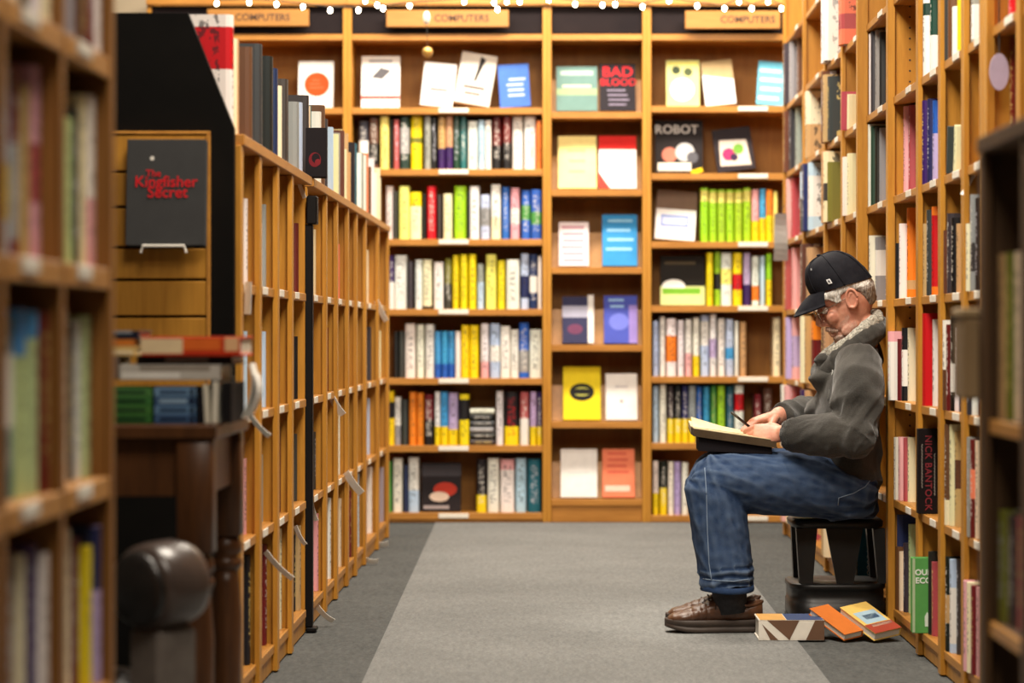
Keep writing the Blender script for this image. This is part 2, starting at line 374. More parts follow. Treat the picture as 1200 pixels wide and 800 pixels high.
# near bookcase at the edge of the frame, its face towards the aisle
M_fup = wood('maple_near', (0.21, 0.085, 0.016), (0.31, 0.135, 0.03), (7, 7, 0.9), 0.5)
M_fsh = wood('maple_near_shelf', (0.38, 0.17, 0.04), (0.52, 0.25, 0.07), (7, 1.2, 7), 0.5)
ZF = [0.07, 0.37, 0.672, 0.979, 1.29, 1.59]
side_case('near maple bookcase with a yellow book, cut off by the frame', -1, -0.67, [2.6, 3.07, 3.44, 3.80], ZF, 1.95, 0.30, mats=(M_fup, M_fsh, M_back), strips={3.80: 0.008, 3.44: 0.004, 3.07: 0.004, 2.6: 0.004}, strip_w=0.03, lip=0.03)
M_shade = wood('shaded_oak', (0.055, 0.026, 0.009), (0.10, 0.05, 0.018), (7, 7, 0.9), 0.6)  # this bookcase stands unlit: its shade is put into the wood colour
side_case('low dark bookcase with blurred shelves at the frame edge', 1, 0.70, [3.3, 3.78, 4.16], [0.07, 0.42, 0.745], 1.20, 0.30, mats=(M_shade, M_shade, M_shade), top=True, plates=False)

# back wall: four units side by side
YB, DB = 11.95, 0.30
Zy = lambda y: CH+(VY-y)*YB/F
Xx = lambda x: (x-VX)*YB/F
def back_case(label, x0, x1, shelf_y, tilt=False):
    X0, X1 = Xx(x0), Xx(x1); o = Vector((X0, YB, 0)); t = thing('bookcase', label, 'bookcase', o, group='bookcases along the back wall')
    def part(nm, a, b, y0, y1, z0, z1, mt, parent=t): return MB().bbox(a-o.x, b-o.x, y0, y1, z0, z1, 0.0015).build(nm, mt, parent)
    H = Zy(-14); w = 0.0205
    part('back_panel', X0+0.0005, X1-0.0005, DB-0.012, DB, 0, H, M_back)
    for x in (X0, X1-w): part('side_panel', x+0.0002, x+w-0.0002, 0, DB-0.0125, 0, H, M_up)
    part('crown', X0+0.0003, X1-0.0003, -0.022, -0.0005, Zy(6), H, M_shelf)
    part('fascia', X0+w+0.0005, X1-w-0.0005, 0.02, 0.035, Zy(39), Zy(6)-0.001, M_fascia)
    part('top_shelf', X0+w+0.0005, X1-w-0.0005, 0.004, DB-0.0125, Zy(47), Zy(40), M_shelf)
    for y in shelf_y:
        part('shelf', X0+w+0.0005, X1-w-0.0005, 0.004, DB-0.0125, Zy(y)-0.030, Zy(y), M_shelf)
        if not tilt and x1 < 1000:
            c = (X0+X1)/2+0.03; part('shelf_label', c-0.07, c+0.07, 0.0, 0.0035, Zy(y)-0.024, Zy(y)-0.002, M_plate)
        if tilt:
            s = MB(); z0, z1 = Zy(y)+0.001, Zy(y-42)
            s.prism([(0.10, z0), (0.112, z0), (0.175, z1), (0.163, z1)], X0+w+0.001-o.x, X1-w-0.001-o.x, 'x').build('display_ledge', M_edge, t)
    part('plinth', X0+w+0.0005, X1-w-0.0005, 0.012, 0.03, 0, Zy(shelf_y[-1])-0.0305, M_shelf)
    return t
SL = [126, 198, 280, 362, 443, 522, 601]; SC = [131, 222, 313, 404, 494, 585]; SR = [124, 203, 283, 358, 441, 519, 604]
back_case('back wall bookcase partly hidden behind the low shelving, with the orange circle book', 172, 407, SL)
back_case('wide back wall bookcase with seven shelves of mixed bright spines', 407, 641, SL)
back_case('narrow back wall bookcase showing pairs of books face out', 641, 758, SC, True)
back_case('back wall bookcase with the lime green books, behind the reading person', 758, 992, SR)

def sign(x0, x1, y0, y1, tx, label):
    c = P((x0+x1)/2, (y0+y1)/2, YB-0.03); w, h = (x1-x0)*YB/F, (y1-y0)*YB/F
    t = thing('sign', label, 'sign', c, group='section signs along the back wall')
    MB().bbox(-w/2, w/2, -0.012, 0.008, -h/2, h/2, 0.003).build('board', M_sign, t)
    for s in (-1, 1): MB().box(-0.008+s*w*0.4, 0.008+s*w*0.4, 0.0085, 0.049, -h*0.3, h*0.3).build('bracket', M_bmetal, t)
    lettering('COMPUTERS', 0.045, M_ink, t, ((tx-(x0+x1)/2)*YB/F, -0.0125, 0), (PI/2, 0, 0), bold=0.0008)
sign(243, 362, 11, 31, 308, 'wooden COMPUTERS sign partly cut off above the orange circle book')
sign(453, 596, 12, 32, 541, 'wooden COMPUTERS sign over the wide bookcase, beside the hanging ornament')
sign(803, 914, 13, 34, 876, 'wooden COMPUTERS sign over the shelf with the green books')

# string of fairy lights
M_glow = newmat('bulb_glow', (1, 0.9, 0.75), 0.3); bsdf(M_glow).inputs['Emission Color'].default_value = (1, 0.86, 0.62, 1); bsdf(M_glow).inputs['Emission Strength'].default_value = 26
M_wire = newmat('wire', (0.03, 0.025, 0.02), 0.6)
sl = thing('string_lights', 'string of small warm fairy lights along the top of the back bookcases', 'fairy lights', (0, 11.3, 2.3))
bp = [(254, 4), (292, 3), (324, 5), (355, 8), (387, 12), (420, 12), (428, 1), (442, 6), (449, 10), (480, 7), (544, 2), (579, 3), (583, 11), (594, 2), (609, 2), (643, 0), (674, 5), (706, 6), (721, 5), (753, 8), (784, 1), (817, 7), (849, 10), (866, 2), (881, 10), (900, 2), (916, 10), (924, 9)]
bs = sorted(bp); YS = 11.3
wp = []
for i, (x, y) in enumerate(bs):
    wp.append(P(x, y-4, YS)-Vector((0, 11.3, 2.3)))
wb = MB(); wb.tube(wp, 0.0028, 5).build('wire', M_wire, sl)
for x, y in bs:
    p = P(x, y, YS)-Vector((0, 11.3, 2.3)); b = MB(); b.ball((0, 0, 0), 0.0095, 0.0095, 0.012, 8, 6); b.build('bulb', M_glow, sl, True, loc=p)
    MB().lathe([(0.004, 0.010), (0.005, 0.020)], n=6).build('socket', M_wire, sl, loc=p)
# hanging ornament
t = thing('hanging_ornament', 'thin hanging ornament with a white bulb and a golden ball on one thread', 'ornament', P(500, 12, 11.2))
p0 = P(500, 12, 11.2)
MB().tube([(0, 0, 0.12), (0, 0, 0), (0.003, 0, P(501, 56, 11.2).z-p0.z)], 0.0014, 5).build('thread', M_wire, t)
MB().ball((0, 0, P(500, 21, 11.2).z-p0.z), 0.016, 0.016, 0.03, 10, 8).build('drop', newmat('frosted_white', (0.85, 0.78, 0.66), 0.3), t, True)
MB().ball((0.004, 0, P(501, 61, 11.2).z-p0.z), 0.024, 0.024, 0.024, 12, 8).build('ball', newmat('gold', (0.65, 0.38, 0.10), 0.3, 0.6), t, True)

# ------------------------------------------------------------------ books on the back wall, spine out: (x0, x1, top y, colour, band colour, band from, band to)
def back_row(rowname, bottom, items, depth=0.16):
    for k, it in enumerate(items):
        x0, x1, yt, c = it[:4]; band = it[4] if len(it) > 4 else None; bz = it[5:7] if len(it) > 5 else (0, 0); ink = it[7] if len(it) > 7 else None
        yf = YB+random.uniform(0.035, 0.06); s = yf/F
        x1 = min(x1, 635.2) if x0 < 640 else x1; X = ((x0+x1)/2-VX)*s; t = (x1-x0)*s-0.0028; z = Zy(bottom)+0.0003; h = CH+(VY-yt)*s-z
        add_book(rowname, k, (X, yf, z), random.uniform(-0.008, 0.008), t, depth+random.uniform(-.01, .02), h, c, band, bz, ink, apx=(x1-x0)*(bottom-yt))
WB = 'shelf of the wide back bookcase'
back_row('on the second '+WB, 198, [(420, 432, 142, 'charcoal', 'white', .2, .6), (432, 444, 138, 'brown', 'black', .1, .5), (445, 456, 136, 'pale yellow'), (456, 461, 140, 'black'), (461, 468, 140, 'rose'), (468, 480, 137, 'dark green', 'grey', .3, .8), (481, 495, 136, 'yellow', 'olive', .5, .6), (497, 505, 136, 'grey'), (505, 512, 138, 'black'), (513, 522, 137, 'tan', 'purple', 0, .4), (522, 531, 136, 'tan', 'purple', 0, .42), (531, 539, 135, 'dark green'), (539, 547, 136, 'teal'), (548, 560, 142, 'white'), (560, 568, 141, 'pale blue'), (568, 576, 141, 'white'), (577, 588, 136, 'dark red', 'black', 0, .45), (589, 599, 136, 'dark red', 'black', 0, .5), (600, 613, 136, 'white'), (614, 628, 136, 'white'), (628, 635, 141, 'orange')])
back_row('on the third '+WB, 280, [(452, 461, 218, 'white'), (461, 466, 224, 'charcoal'), (467, 480, 218, 'pale yellow'), (480, 494, 225, 'cream', 'yellow', .7, 1), (495, 500, 227, 'black'), (500, 511, 218, 'red'), (512, 518, 228, 'charcoal'), (519, 530, 227, 'cream'), (532, 547, 218, 'lime green'), (547, 550, 224, 'black'), (550, 562, 218, 'white'), (563, 574, 228, 'pale blue', 'grey', .3, .7), (575, 587, 216, 'white', 'cream', 0, .4), (588, 597, 219, 'blue'), (598, 609, 220, 'pink', 'white', .3, .6), (611, 622, 223, 'blue', 'green', .4, .7), (622, 635, 222, 'blue', 'green', .3, .55)])
back_row('on the fourth '+WB, 362, [(455, 462, 299, 'purple', 'white', 0, .5), (462, 477, 299, 'white'), (478, 484, 306, 'charcoal'), (486, 495, 304, 'white'), (495, 506, 304, 'cream', 'black', 0, .06), (508, 520, 307, 'white'), (521, 530, 303, 'charcoal', 'olive', .5, 1), (530, 538, 299, 'yellow'), (539, 548, 298, 'yellow'), (549, 558, 298, 'yellow'), (559, 567, 309, 'grey', 'pale blue', 0, .6), (569, 582, 298, 'pale yellow'), (583, 592, 305, 'yellow'), (593, 609, 304, 'white'), (610, 620, 297, 'pale blue', 'navy', .2, .6), (620, 630, 298, 'navy', 'white', .3, .6), (630, 637, 300, 'white')])
back_row('on the fifth '+WB, 443, [(461, 467, 388, 'black'), (467, 474, 388, 'charcoal'), (474, 487, 379, 'white'), (488, 497, 380, 'white'), (498, 509, 380, 'white'), (509, 517, 388, 'sky blue', 'blue', 0, .3), (517, 525, 388, 'sky blue', 'blue', 0, .3), (525, 533, 388, 'sky blue', 'blue', 0, .3), (533, 540, 388, 'white'), (540, 550, 381, 'yellow'), (550, 561, 381, 'yellow'), (563, 573, 379, 'white', 'pink', 0, .3), (574, 586, 379, 'pale blue', 'white', .3, .6), (586, 598, 382, 'white'), (598, 608, 386, 'white'), (608, 620, 378, 'blue', 'grey', .1, .5), (620, 637, 386, 'white')])
back_row('on the sixth '+WB, 522, [(454, 462, 458, 'yellow', 'black', .5, .8), (462, 470, 465, 'grey', 'white', .4, 1), (471, 478, 468, 'charcoal'), (479, 488, 459, 'orange'), (488, 497, 460, 'orange'), (497, 508, 462, 'dark red', 'black', 0, .5), (509, 516, 459, 'white', 'yellow', 0, .35), (516, 525, 459, 'sky blue', 'yellow', 0, .35), (525, 537, 460, 'lilac', 'yellow', 0, .3), (538, 550, 462, 'yellow', 'black', .5, .9), (581, 590, 458, 'white'), (591, 608, 459, 'black', 'yellow', 0, .35, 'red'), (609, 620, 459, 'rose', 'white', 0, .5), (621, 629, 459, 'lilac', 'yellow', 0, .35), (629, 637, 459, 'purple', 'yellow', 0, .35)])
for k, (c, w) in enumerate([('charcoal', 30), ('black', 31), ('grey', 29), ('charcoal', 30), ('black', 28), ('white', 30)]):   # flat stack on the sixth shelf
    yf = YB+0.045; z = Zy(522)+0.0003+k*0.029+0.0265
    add_book('in the flat stack on the sixth wide back shelf', 5-k, (Xx(550.6), yf, z-0.0132), 0, 0.0262, 0.17, (w-1.8)*YB/F, c, lean=PI/2, apx=900, label='%s book lying flat, %s from the top of the stack on the back shelf' % (c, ORD[5-k]))
back_row('on the bottom '+WB, 601, [(453, 459, 540, 'green'), (460, 472, 537, 'white'), (473, 478, 545, 'navy'), (478, 491, 536, 'white', 'pale blue', 0, .4), (558, 570, 538, 'black', 'yellow', 0, .33), (571, 585, 537, 'white'), (586, 603, 538, 'white', 'pink', .8, 1), (604, 617, 537, 'pale blue'), (618, 634, 538, 'teal')])
RB = 'shelf beside the narrow back bookcase'
back_row('on the third '+RB, 283, [(821+i*10, 830.5+i*10, 220+random.choice((0, 0, 2)), 'lime green', 'pale yellow', .75, .95) for i in range(6)]+[(881, 890, 222, 'pink', 'yellow', 0, .4), (890, 898, 221, 'sky blue', 'yellow', 0, .45), (898, 906, 222, 'orange', 'yellow', 0, .5), (906, 912, 224, 'pale yellow')])
back_row('on the fourth '+RB, 358, [(828, 836, 296, 'yellow'), (837, 845, 295, 'lime green', 'black', .3, .6), (845, 858, 296, 'white', 'pale yellow', .4, .7), (859, 870, 296, 'yellow', 'red', .3, .6), (871, 880, 296, 'lilac', 'purple', 0, .4), (881, 890, 300, 'white', 'orange', .1, .4), (891, 897, 300, 'pale blue'), (898, 905, 297, 'lime green', 'yellow', 0, .5)])
back_row('on the fifth '+RB, 441, [(765, 772, 376, 'pale blue'), (773, 780, 371, 'white'), (781, 793, 373, 'white', 'orange', .25, .7), (794, 802, 375, 'white'), (803, 811, 374, 'pink', 'white', .4, 1), (812, 820, 372, 'white', 'yellow', 0, .35), (821, 831, 369, 'pale blue', 'white', .5, .9), (832, 840, 368, 'white', 'lilac', .3, .6), (841, 850, 373, 'white'), (851, 860, 374, 'pale blue', 'sky blue', .3, .5), (861, 866, 376, 'white'), (867, 875, 377, 'tan')])
back_row('on the sixth '+RB, 519, [(765, 772, 452, 'pale blue'), (773, 781, 450, 'white'), (782, 790, 452, 'charcoal', 'yellow', 0, .42), (790, 799, 452, 'black', 'yellow', 0, .42), (799, 807, 452, 'navy', 'yellow', 0, .42), (807, 816, 452, 'grey', 'yellow', 0, .42), (816, 823, 453, 'blue'), (824, 832, 453, 'sky blue'), (833, 840, 452, 'green'), (841, 850, 452, 'lime green'), (851, 860, 452, 'teal'), (861, 872, 451, 'white', 'red', .55, .85), (884, 893, 462, 'dark red'), (894, 906, 455, 'brown')])
back_row('on the bottom '+RB, 604, [(765, 772, 540, 'white', 'yellow', 0, .4), (773, 782, 540, 'black', 'yellow', 0, .5), (783, 790, 541, 'white'), (790, 798, 541, 'lilac'), (799, 807, 542, 'white')])
back_row('on the fifth '+RB, 441, [(906, 915, 372, 'cream')])

# ------------------------------------------------------------------ books shown face out
def face_book(label, x0, x1, y0, y1, bottom, col, prints=(), lean=0.20, yoff=0.07, roll=0.0, thick=0.022, yp=None, group='books shown face out on the back wall', texts=(), z0=None):
    Y = (yp if yp is not None else YB)+yoff; s = Y/F; w = (x1-x0)*s; h = (y1-y0)*s/math.cos(lean)
    z = (Zy(bottom) if z0 is None else z0)+0.0006+thick*math.sin(lean)+abs(math.sin(roll))*w/2
    t = thing('display_book', label, 'book', ((x0+x1)/2*s-VX*s, Y, z), (-lean, roll, 0), group)
    t.location.y = Y
    c = MB(); c.bbox(-w/2, w/2, 0, 0.003, 0, h, 0.0008); c.bbox(-w/2, w/2, thick-0.003, thick, 0, h, 0.0008); c.box(-w/2, -w/2+0.003, 0.003, thick-0.003, 0.0008, h-0.0008)
    c.build('cover', flat(col), t)
    MB().box(-w/2+0.0032, w/2-0.004, 0.0031, thick-0.0031, 0.004, h-0.004).build('page_block', M_pages, t)
    k = 0
    for p in prints:
        kind, cc = p[0], flat(p[-1]); m = MB(); y = -0.0004-0.0002*k; k += 1
        U = lambda u: -w/2+u*w; V = lambda v: v*h
        if kind == 'rect': pts = [(U(p[1]), V(p[2])), (U(p[3]), V(p[2])), (U(p[3]), V(p[4])), (U(p[1]), V(p[4]))]
        elif kind == 'disc': pts = [(U(p[1])+p[3]*w*math.cos(a*PI/14), V(p[2])+p[3]*w*(p[4] if len(p) > 5 else 1)*math.sin(a*PI/14)) for a in range(28)]
        elif kind == 'poly': pts = [(U(a), V(b)) for a, b in p[1]]
        m.prism(pts, y, 0.0001, 'y').build('cover_print', cc, t)
    for s_, u, v, size, colr in texts:
        lettering(s_, size, flat(colr), t, (-w/2+u*w, -0.0016, v*h), (PI/2, 0, 0), extrude=0.0002, bold=size*0.012)
    return t
def lines(n, u0, u1, v0, v1, c, hh=0.03):
    return [('rect', u0+random.uniform(0, .1), v0+(v1-v0)*i/max(1, n-1), u1-random.uniform(0, .15), v0+(v1-v0)*i/max(1, n-1)+hh, c) for i in range(n)]
wh, bk = (238, 234, 228), (24, 22, 24)
face_book('white book with a big orange circle on its cover, back shelf', 349, 390, 66, 122, 126, wh, [('disc', .53, .50, .36, (226, 74, 22))]+lines(3, .3, .75, .42, .58, (200, 110, 70), .02))
face_book('white book with a grey gadget picture and red stripe', 423, 468, 60, 122, 126, wh, [('poly', [(.25, .58), (.55, .55), (.78, .72), (.5, .78)], (90, 88, 92)), ('rect', 0, .17, 1, .23, (196, 60, 56)), ('rect', .3, .38, .75, .41, (170, 165, 165)), ('rect', .2, .88, .8, .92, (150, 150, 160))])
face_book('plain white book tilted beside the white book with black pen strokes', 492, 530, 72, 124, 126, (232, 226, 220), lines(3, .3, .8, .62, .85, (150, 140, 150), .03)+[('rect', .25, .36, .8, .41, (150, 90, 90))], roll=0.10)
face_book('white leaning book with black brush strokes at its top', 531, 573, 63, 124, 126, (226, 218, 206), [('poly', [(.45, .45), (.52, .45), (.7, .9), (.55, .95)], (50, 46, 46)), ('rect', .2, .3, .8, .36, (110, 100, 96)), ('rect', .25, .18, .7, .23, (110, 100, 96))], roll=0.17, thick=0.04)
face_book('blue book at the end of the top face out shelf', 586, 622, 71, 122, 126, (70, 110, 190), lines(4, .25, .9, .25, .62, (190, 205, 230), .05), roll=-0.06)
face_book('dark book with a red car picture on the bottom back shelf', 494, 540, 541, 598, 601, (40, 34, 36), [('rect', 0, .72, 1, .95, (70, 66, 70)), ('disc', .6, .45, .3, .6, (190, 60, 44)), ('disc', .45, .3, .25, .5, (225, 200, 180)), ('rect', .05, .05, .7, .12, (160, 150, 150))], lean=0.12)
# narrow case
g = 'paired books in the narrow back bookcase'
NB = dict(lean=0.33, yoff=0.035, group=g)
face_book('teal grey book beside the black book with red lettering', 652, 700, 73, 127, 131, (98, 128, 122), [('rect', 0, .35, 1, .5, (140, 160, 120)), ('rect', .1, .8, .9, .9, (160, 180, 170)), ('rect', .15, .52, .85, .58, (200, 200, 170))], **NB)
face_book('black book with red block lettering on the narrow bookcase', 703, 745, 70, 127, 131, (30, 24, 30), lines(4, .2, .85, .12, .42, (130, 120, 140), .03), texts=[('BAD', .5, .82, .075, (190, 28, 36)), ('BLOOD', .52, .6, .05, (190, 28, 36))], **NB)
face_book('pale yellow book beside the white book with red top', 654, 699, 158, 221, 222, (246, 228, 150), lines(3, .2, .8, .3, .7, (225, 205, 120), .04), **NB)
face_book('white book with a red top and red corner', 702, 746, 158, 221, 222, wh, [('rect', 0, .74, 1, 1, (214, 40, 36)), ('poly', [(0, 0), (.3, 0), (0, .3)], (200, 60, 50))]+lines(2, .2, .8, .4, .55, (210, 200, 200), .03), **NB)
face_book('pale pink and white striped book on the narrow bookcase', 655, 690, 259, 311, 313, (236, 222, 222), lines(6, .05, .95, .1, .85, (190, 130, 150), .05), **NB)
face_book('bright blue book on the third narrow shelf', 706, 747, 250, 311, 313, (52, 140, 200), lines(4, .1, .9, .3, .85, (150, 205, 235), .05), **NB)
face_book('dark photo book leaning beside a thin white one', 659, 689, 347, 402, 404, (52, 52, 84), [('rect', 0, .55, 1, .8, (170, 170, 190)), ('disc', .5, .3, .3, .7, (110, 60, 90))], **NB)
face_book('thin white book standing beside the dark photo book', 689, 696, 345, 402, 404, wh, [], **NB)
face_book('violet blue book on the fourth narrow shelf', 708, 747, 346, 402, 404, (72, 84, 178), [('disc', .45, .45, .3, .9, (110, 120, 210)), ('rect', .75, .0, 1, .8, (150, 130, 200))]+lines(2, .1, .7, .75, .88, (150, 190, 230), .05), **NB)
face_book('yellow book with a round black emblem', 660, 704, 430, 492, 494, (238, 212, 30), [('disc', .5, .52, .33, .75, bk), ('disc', .5, .53, .25, .5, (190, 190, 90)), ('rect', .2, .48, .8, .58, (30, 30, 30))], **NB)
face_book('white book beside the yellow book with emblem', 710, 747, 438, 492, 494, wh, [('disc', .5, .4, .05, (120, 110, 120)), ('rect', .3, .7, .7, .73, (190, 185, 190))], **NB)
face_book('plain white book beside the salmon book on the lowest narrow shelf', 657, 700, 527, 583, 585, wh, [('rect', .2, .5, .8, .52, (215, 210, 210))], **NB)
face_book('salmon orange book on the lowest narrow shelf', 706, 744, 527, 583, 585, (232, 128, 92), lines(4, .1, .9, .5, .88, (210, 90, 70), .04)+[('rect', .08, .12, .85, .24, (244, 200, 180))], **NB)
# case with the green books
face_book('pale green patterned book with a white disc on its cover', 781, 820, 67, 122, 124, (214, 214, 140), [('disc', .48, .36, .36, (246, 246, 240)), ('disc', .3, .78, .13, (60, 70, 50)), ('disc', .66, .74, .13, (80, 90, 60)), ('rect', .05, .9, .95, .96, (230, 226, 120))])
face_book('white book with a tan top leaning on the back shelf', 827, 863, 69, 122, 124, (240, 238, 232), [('poly', [(0, .7), (1, .55), (1, 1), (0, 1)], (176, 152, 110))], roll=-0.10)
face_book('cyan blue book on the top shelf near the tall side bookcase', 886, 918, 70, 122, 124, (110, 190, 215), lines(4, .05, .9, .12, .75, (210, 235, 240), .07), roll=0.08)
face_book('dark book with the word ROBOT above pale figures', 768, 824, 137, 200, 203, (36, 30, 30), [('disc', .3, .35, .16, (200, 120, 100)), ('disc', .62, .4, .2, (190, 190, 190)), ('rect', .05, .05, .75, .2, (232, 226, 210)), ('disc', .78, .3, .12, (90, 90, 96))], texts=[('ROBOT', .45, .82, .06, (205, 200, 195))], lean=.15)
face_book('dark book with magenta and green picture, leaning', 841, 886, 149, 200, 203, (44, 36, 40), [('poly', [(.1, .15), (.9, .1), (.85, .7), (.15, .75)], (214, 200, 186)), ('disc', .35, .4, .17, (180, 50, 100)), ('disc', .62, .5, .14, (110, 160, 60)), ('disc', .48, .32, .1, (60, 40, 70))], roll=-0.13)
face_book('white book with brown top and blue panel', 767, 814, 222, 280, 283, (240, 238, 236), [('rect', 0, .62, 1, 1, (120, 96, 80)), ('rect', .12, .26, .82, .5, (120, 140, 200)), ('rect', .16, .3, .78, .46, (190, 200, 230))], roll=0.07)
face_book('dark book with a white car and green grass picture', 774, 826, 298, 356, 358, (34, 30, 26), [('rect', 0, 0, 1, .38, (214, 222, 150)), ('disc', .3, .38, .26, .6, (246, 246, 240)), ('rect', .05, .22, .9, .34, (120, 180, 50)), ('rect', .1, .82, .8, .88, (90, 80, 60))], lean=.15)
# yellow tag at the foot of the dark robot book
MB().bbox(-0.028, 0.028, 0, 0.006, 0, 0.022, 0.002).build('shelf_tag', flat((240, 205, 30)), None, label='small yellow tag at the foot of the dark ROBOT book', cat='tag', loc=(Xx(818), YB+0.03, Zy(203)+0.0005), rot=(0, -0.3, 0))

# ------------------------------------------------------------------ books on the tall side shelves: visible left edge and right edge in px, top y
def bay_row(rowname, side, bay_far, shelf_z, items, X0, thick=0.034, depth=0.15, inset=0.013, minw=None, grp=None):
    Yf = bay_far-inset; k = 0
    for it in items:
        x0, x1, yt, c = it[:4]; kw = it[4] if len(it) > 4 else {}
        t = kw.get('t', thick); Yc = Yf-t/2; ref = Yf if True else Yc
        e = x0 if side > 0 else x1
        X = (e-VX)*ref/F
        if side > 0: X = min(max(X, X0-0.03), X0+0.13)
        else: X = max(min(X, X0+0.03), X0-0.13)
        if (side > 0 and X < X0+0.002) or (side < 0 and X > X0-0.002):
            if Yf > bay_far-0.0265: Yf = bay_far-0.0265; Yc = Yf-t/2
        z = shelf_z+0.0003; h = max(0.12, min(0.266, CH+(VY-yt)*Yc/F-z)); d = kw.get('d', depth)
        add_book(rowname, (x0), (X, Yc, z+abs(math.sin(kw.get('tip', 0)))*0.0), -side*PI/2, t-0.0015, d, h, c, kw.get('band'), kw.get('bz', (0, 0)), kw.get('ink'), kw.get('lean', 0), (x1-x0)*h*F/Yc, 'book', kw.get('label'), grp)
        Yf -= t+kw.get('gap', 0.0)
B = lambda band, a, b, **k: dict(band=band, bz=(a, b), **k)
def R_(n, what): return 'on the %s shelf of %s' % (n, what)
AA, BB_, CC, DD = 7.633, 7.05, 6.637, 6.255
ZN = {0: 'bottom', 1: 'second lowest', 2: 'third lowest', 3: 'fourth lowest', 4: 'fifth lowest', 5: 'sixth lowest', 6: 'seventh lowest'}
def RR(bay, far, k, items, **kw):
    kw.setdefault('X0', XR); bay_row('on the %s shelf, %s' % (ZN[k], bay), 1, far, ZR[k], items, **kw)
A_, B__, C__, D__, E__ = 'bay touching the grey jacket', 'bay with the red book', 'bay beyond the red book', 'bay beside the dark case', 'bay at the frame edge'
RR(A_, AA, 4, [(1058, 1063, 110, 'pink'), (1064, 1071, 112, 'rose')])
RR(A_, AA, 3, [(1048, 1053, 285, 'black'), (1053, 1061, 262, 'white'), (1062, 1072, 240, 'orange', B('tan', .1, .2))])
RR(A_, AA, 2, [(1039, 1050, 388, 'pink', dict(t=.045, band='white', bz=(.0, .85), ink='pink')), (1051, 1056, 397, 'dark red', B('black', .2, .7)), (1056, 1062, 384, 'black', B('white', .2, .7, ink='rose')), (1063, 1072, 384, 'cream')])
RR(A_, AA, 1, [(1046, 1052, 512, 'white', dict(ink='purple')), (1052, 1058, 512, 'pink'), (1058, 1063, 513, 'rose'), (1063, 1072, 512, 'cream')])
RR(A_, AA, 0, [(1048, 1052, 640, 'brown'), (1053, 1057, 646, 'cream', B('yellow', .5, 1)), (1058, 1064, 636, 'charcoal'), (1064, 1072, 614, 'pale green')])
RR(B__, BB_, 5, [(1080, 1089, -5, 'white', B('dark green', .75, .9)), (1089, 1098, -5, 'dark green', B('white', 0, .5))])
RR(B__, BB_, 4, [(1079, 1086, 118, 'purple'), (1086, 1092, 116, 'navy'), (1092, 1098, 118, 'lilac', B('blue', .6, 1))])
RR(B__, BB_, 3, [(1080, 1085, 262, 'tan'), (1085, 1091, 246, 'charcoal'), (1091, 1098, 242, 'orange', B('red', .1, .9))])
RR(B__, BB_, 2, [(1079, 1091, 367, 'red', dict(t=.05, ink='red', label='bright red book on the shelf just above the large black book')), (1092, 1098, 374, 'white')])
RR(B__, BB_, 0, [(1087, 1091, 646, 'black'), (1091, 1098, 658, 'rose')], inset=0.072)
RR(C__, CC, 5, [(1105, 1110, -5, 'charcoal'), (1110, 1115, -5, 'brown'), (1115, 1120, 8, 'white'), (1121, 1126, -5, 'yellow')])
RR(C__, CC, 4, [(1108, 1114, 150, 'charcoal', dict(lean=0.16)), (1116, 1125, 150, 'cream', dict(lean=0.18))], inset=0.06)
RR(C__, CC, 3, [(1104, 1108, 270, 'brown'), (1109, 1114, 250, 'charcoal'), (1114, 1120, 255, 'black'), (1120, 1126, 262, 'tan')])
RR(C__, CC, 2, [(1103, 1108, 375, 'white', B('brown', 0, .45)), (1108, 1113, 380, 'dark red'), (1113, 1118, 370, 'black', B('white', .2, .5)), (1118, 1123, 384, 'white'), (1123, 1127, 372, 'charcoal')])
RR(C__, CC, 1, [(1105, 1111, 497, 'brown', B('cream', 0, .25)), (1112, 1118, 497, 'cream'), (1118, 1126, 505, 'tan', B('brown', .4, .7))])
RR(C__, CC, 0, [(1106, 1111, 652, 'black', B('tan', .3, .6)), (1112, 1119, 655, 'pale blue', B('white', .1, .7)), (1120, 1126, 655, 'charcoal')])
RR(D__, DD, 5, [(1137, 1146, -5, 'grey', B('white', .1, .8)), (1147, 1152, -5, 'black')])
RR(D__, DD, 3, [(1130, 1135, 262, 'cream'), (1136, 1142, 228, 'grey', B('charcoal', .2, .5)), (1142, 1147, 232, 'black'), (1147, 1152, 230, 'grey')])
RR(D__, DD, 2, [(1131, 1137, 400, 'charcoal'), (1138, 1145, 405, 'white'), (1145, 1152, 400, 'brown')])
RR(D__, DD, 1, [(1131, 1135, 512, 'grey'), (1136, 1141, 515, 'dark red', B('salmon', .4, .7)), (1142, 1147, 516, 'cream'), (1147, 1152, 520, 'brown')])
RR(D__, DD, 0, [(1127, 1132, 680, 'pink'), (1132, 1137, 682, 'cream'), (1137, 1143, 686, 'dark red'), (1143, 1148, 688, 'pink'), (1148, 1153, 690, 'tan')])
RR(E__, 5.89, 5, [(1180, 1200, -30, 'red', dict(t=.06, ink='pink'))])
RR(E__, 5.89, 4, [(1182, 1188, 30, 'dark red', dict(t=.05)), (1189, 1195, 36, 'rose', dict(t=.05)), (1196, 1203, 34, 'dark red', dict(t=.05))])
V_ = 'bay right behind the cap'
RR(V_, 8.30, 5, [(1017, 1020, 40, 'white'), (1020, 1024, 36, 'charcoal'), (1025, 1029, 34, 'grey'), (1030, 1034, 38, 'black')])
RR(V_, 8.30, 4, [(1016, 1020, 145, 'white'), (1020, 1024, 148, 'dark green'), (1025, 1029, 149, 'black'), (1030, 1034, 150, 'grey')])
RR(V_, 8.30, 3, [(1017, 1024, 276, 'white'), (1025, 1034, 278, 'grey', B('white', .4, .8))])
Q = 'far side bookcase'
def RQ(far, k, items, **kw): bay_row('on the %s shelf of the %s' % (ZN[k], Q), 1, far, ZR[k], items, XR, **kw)
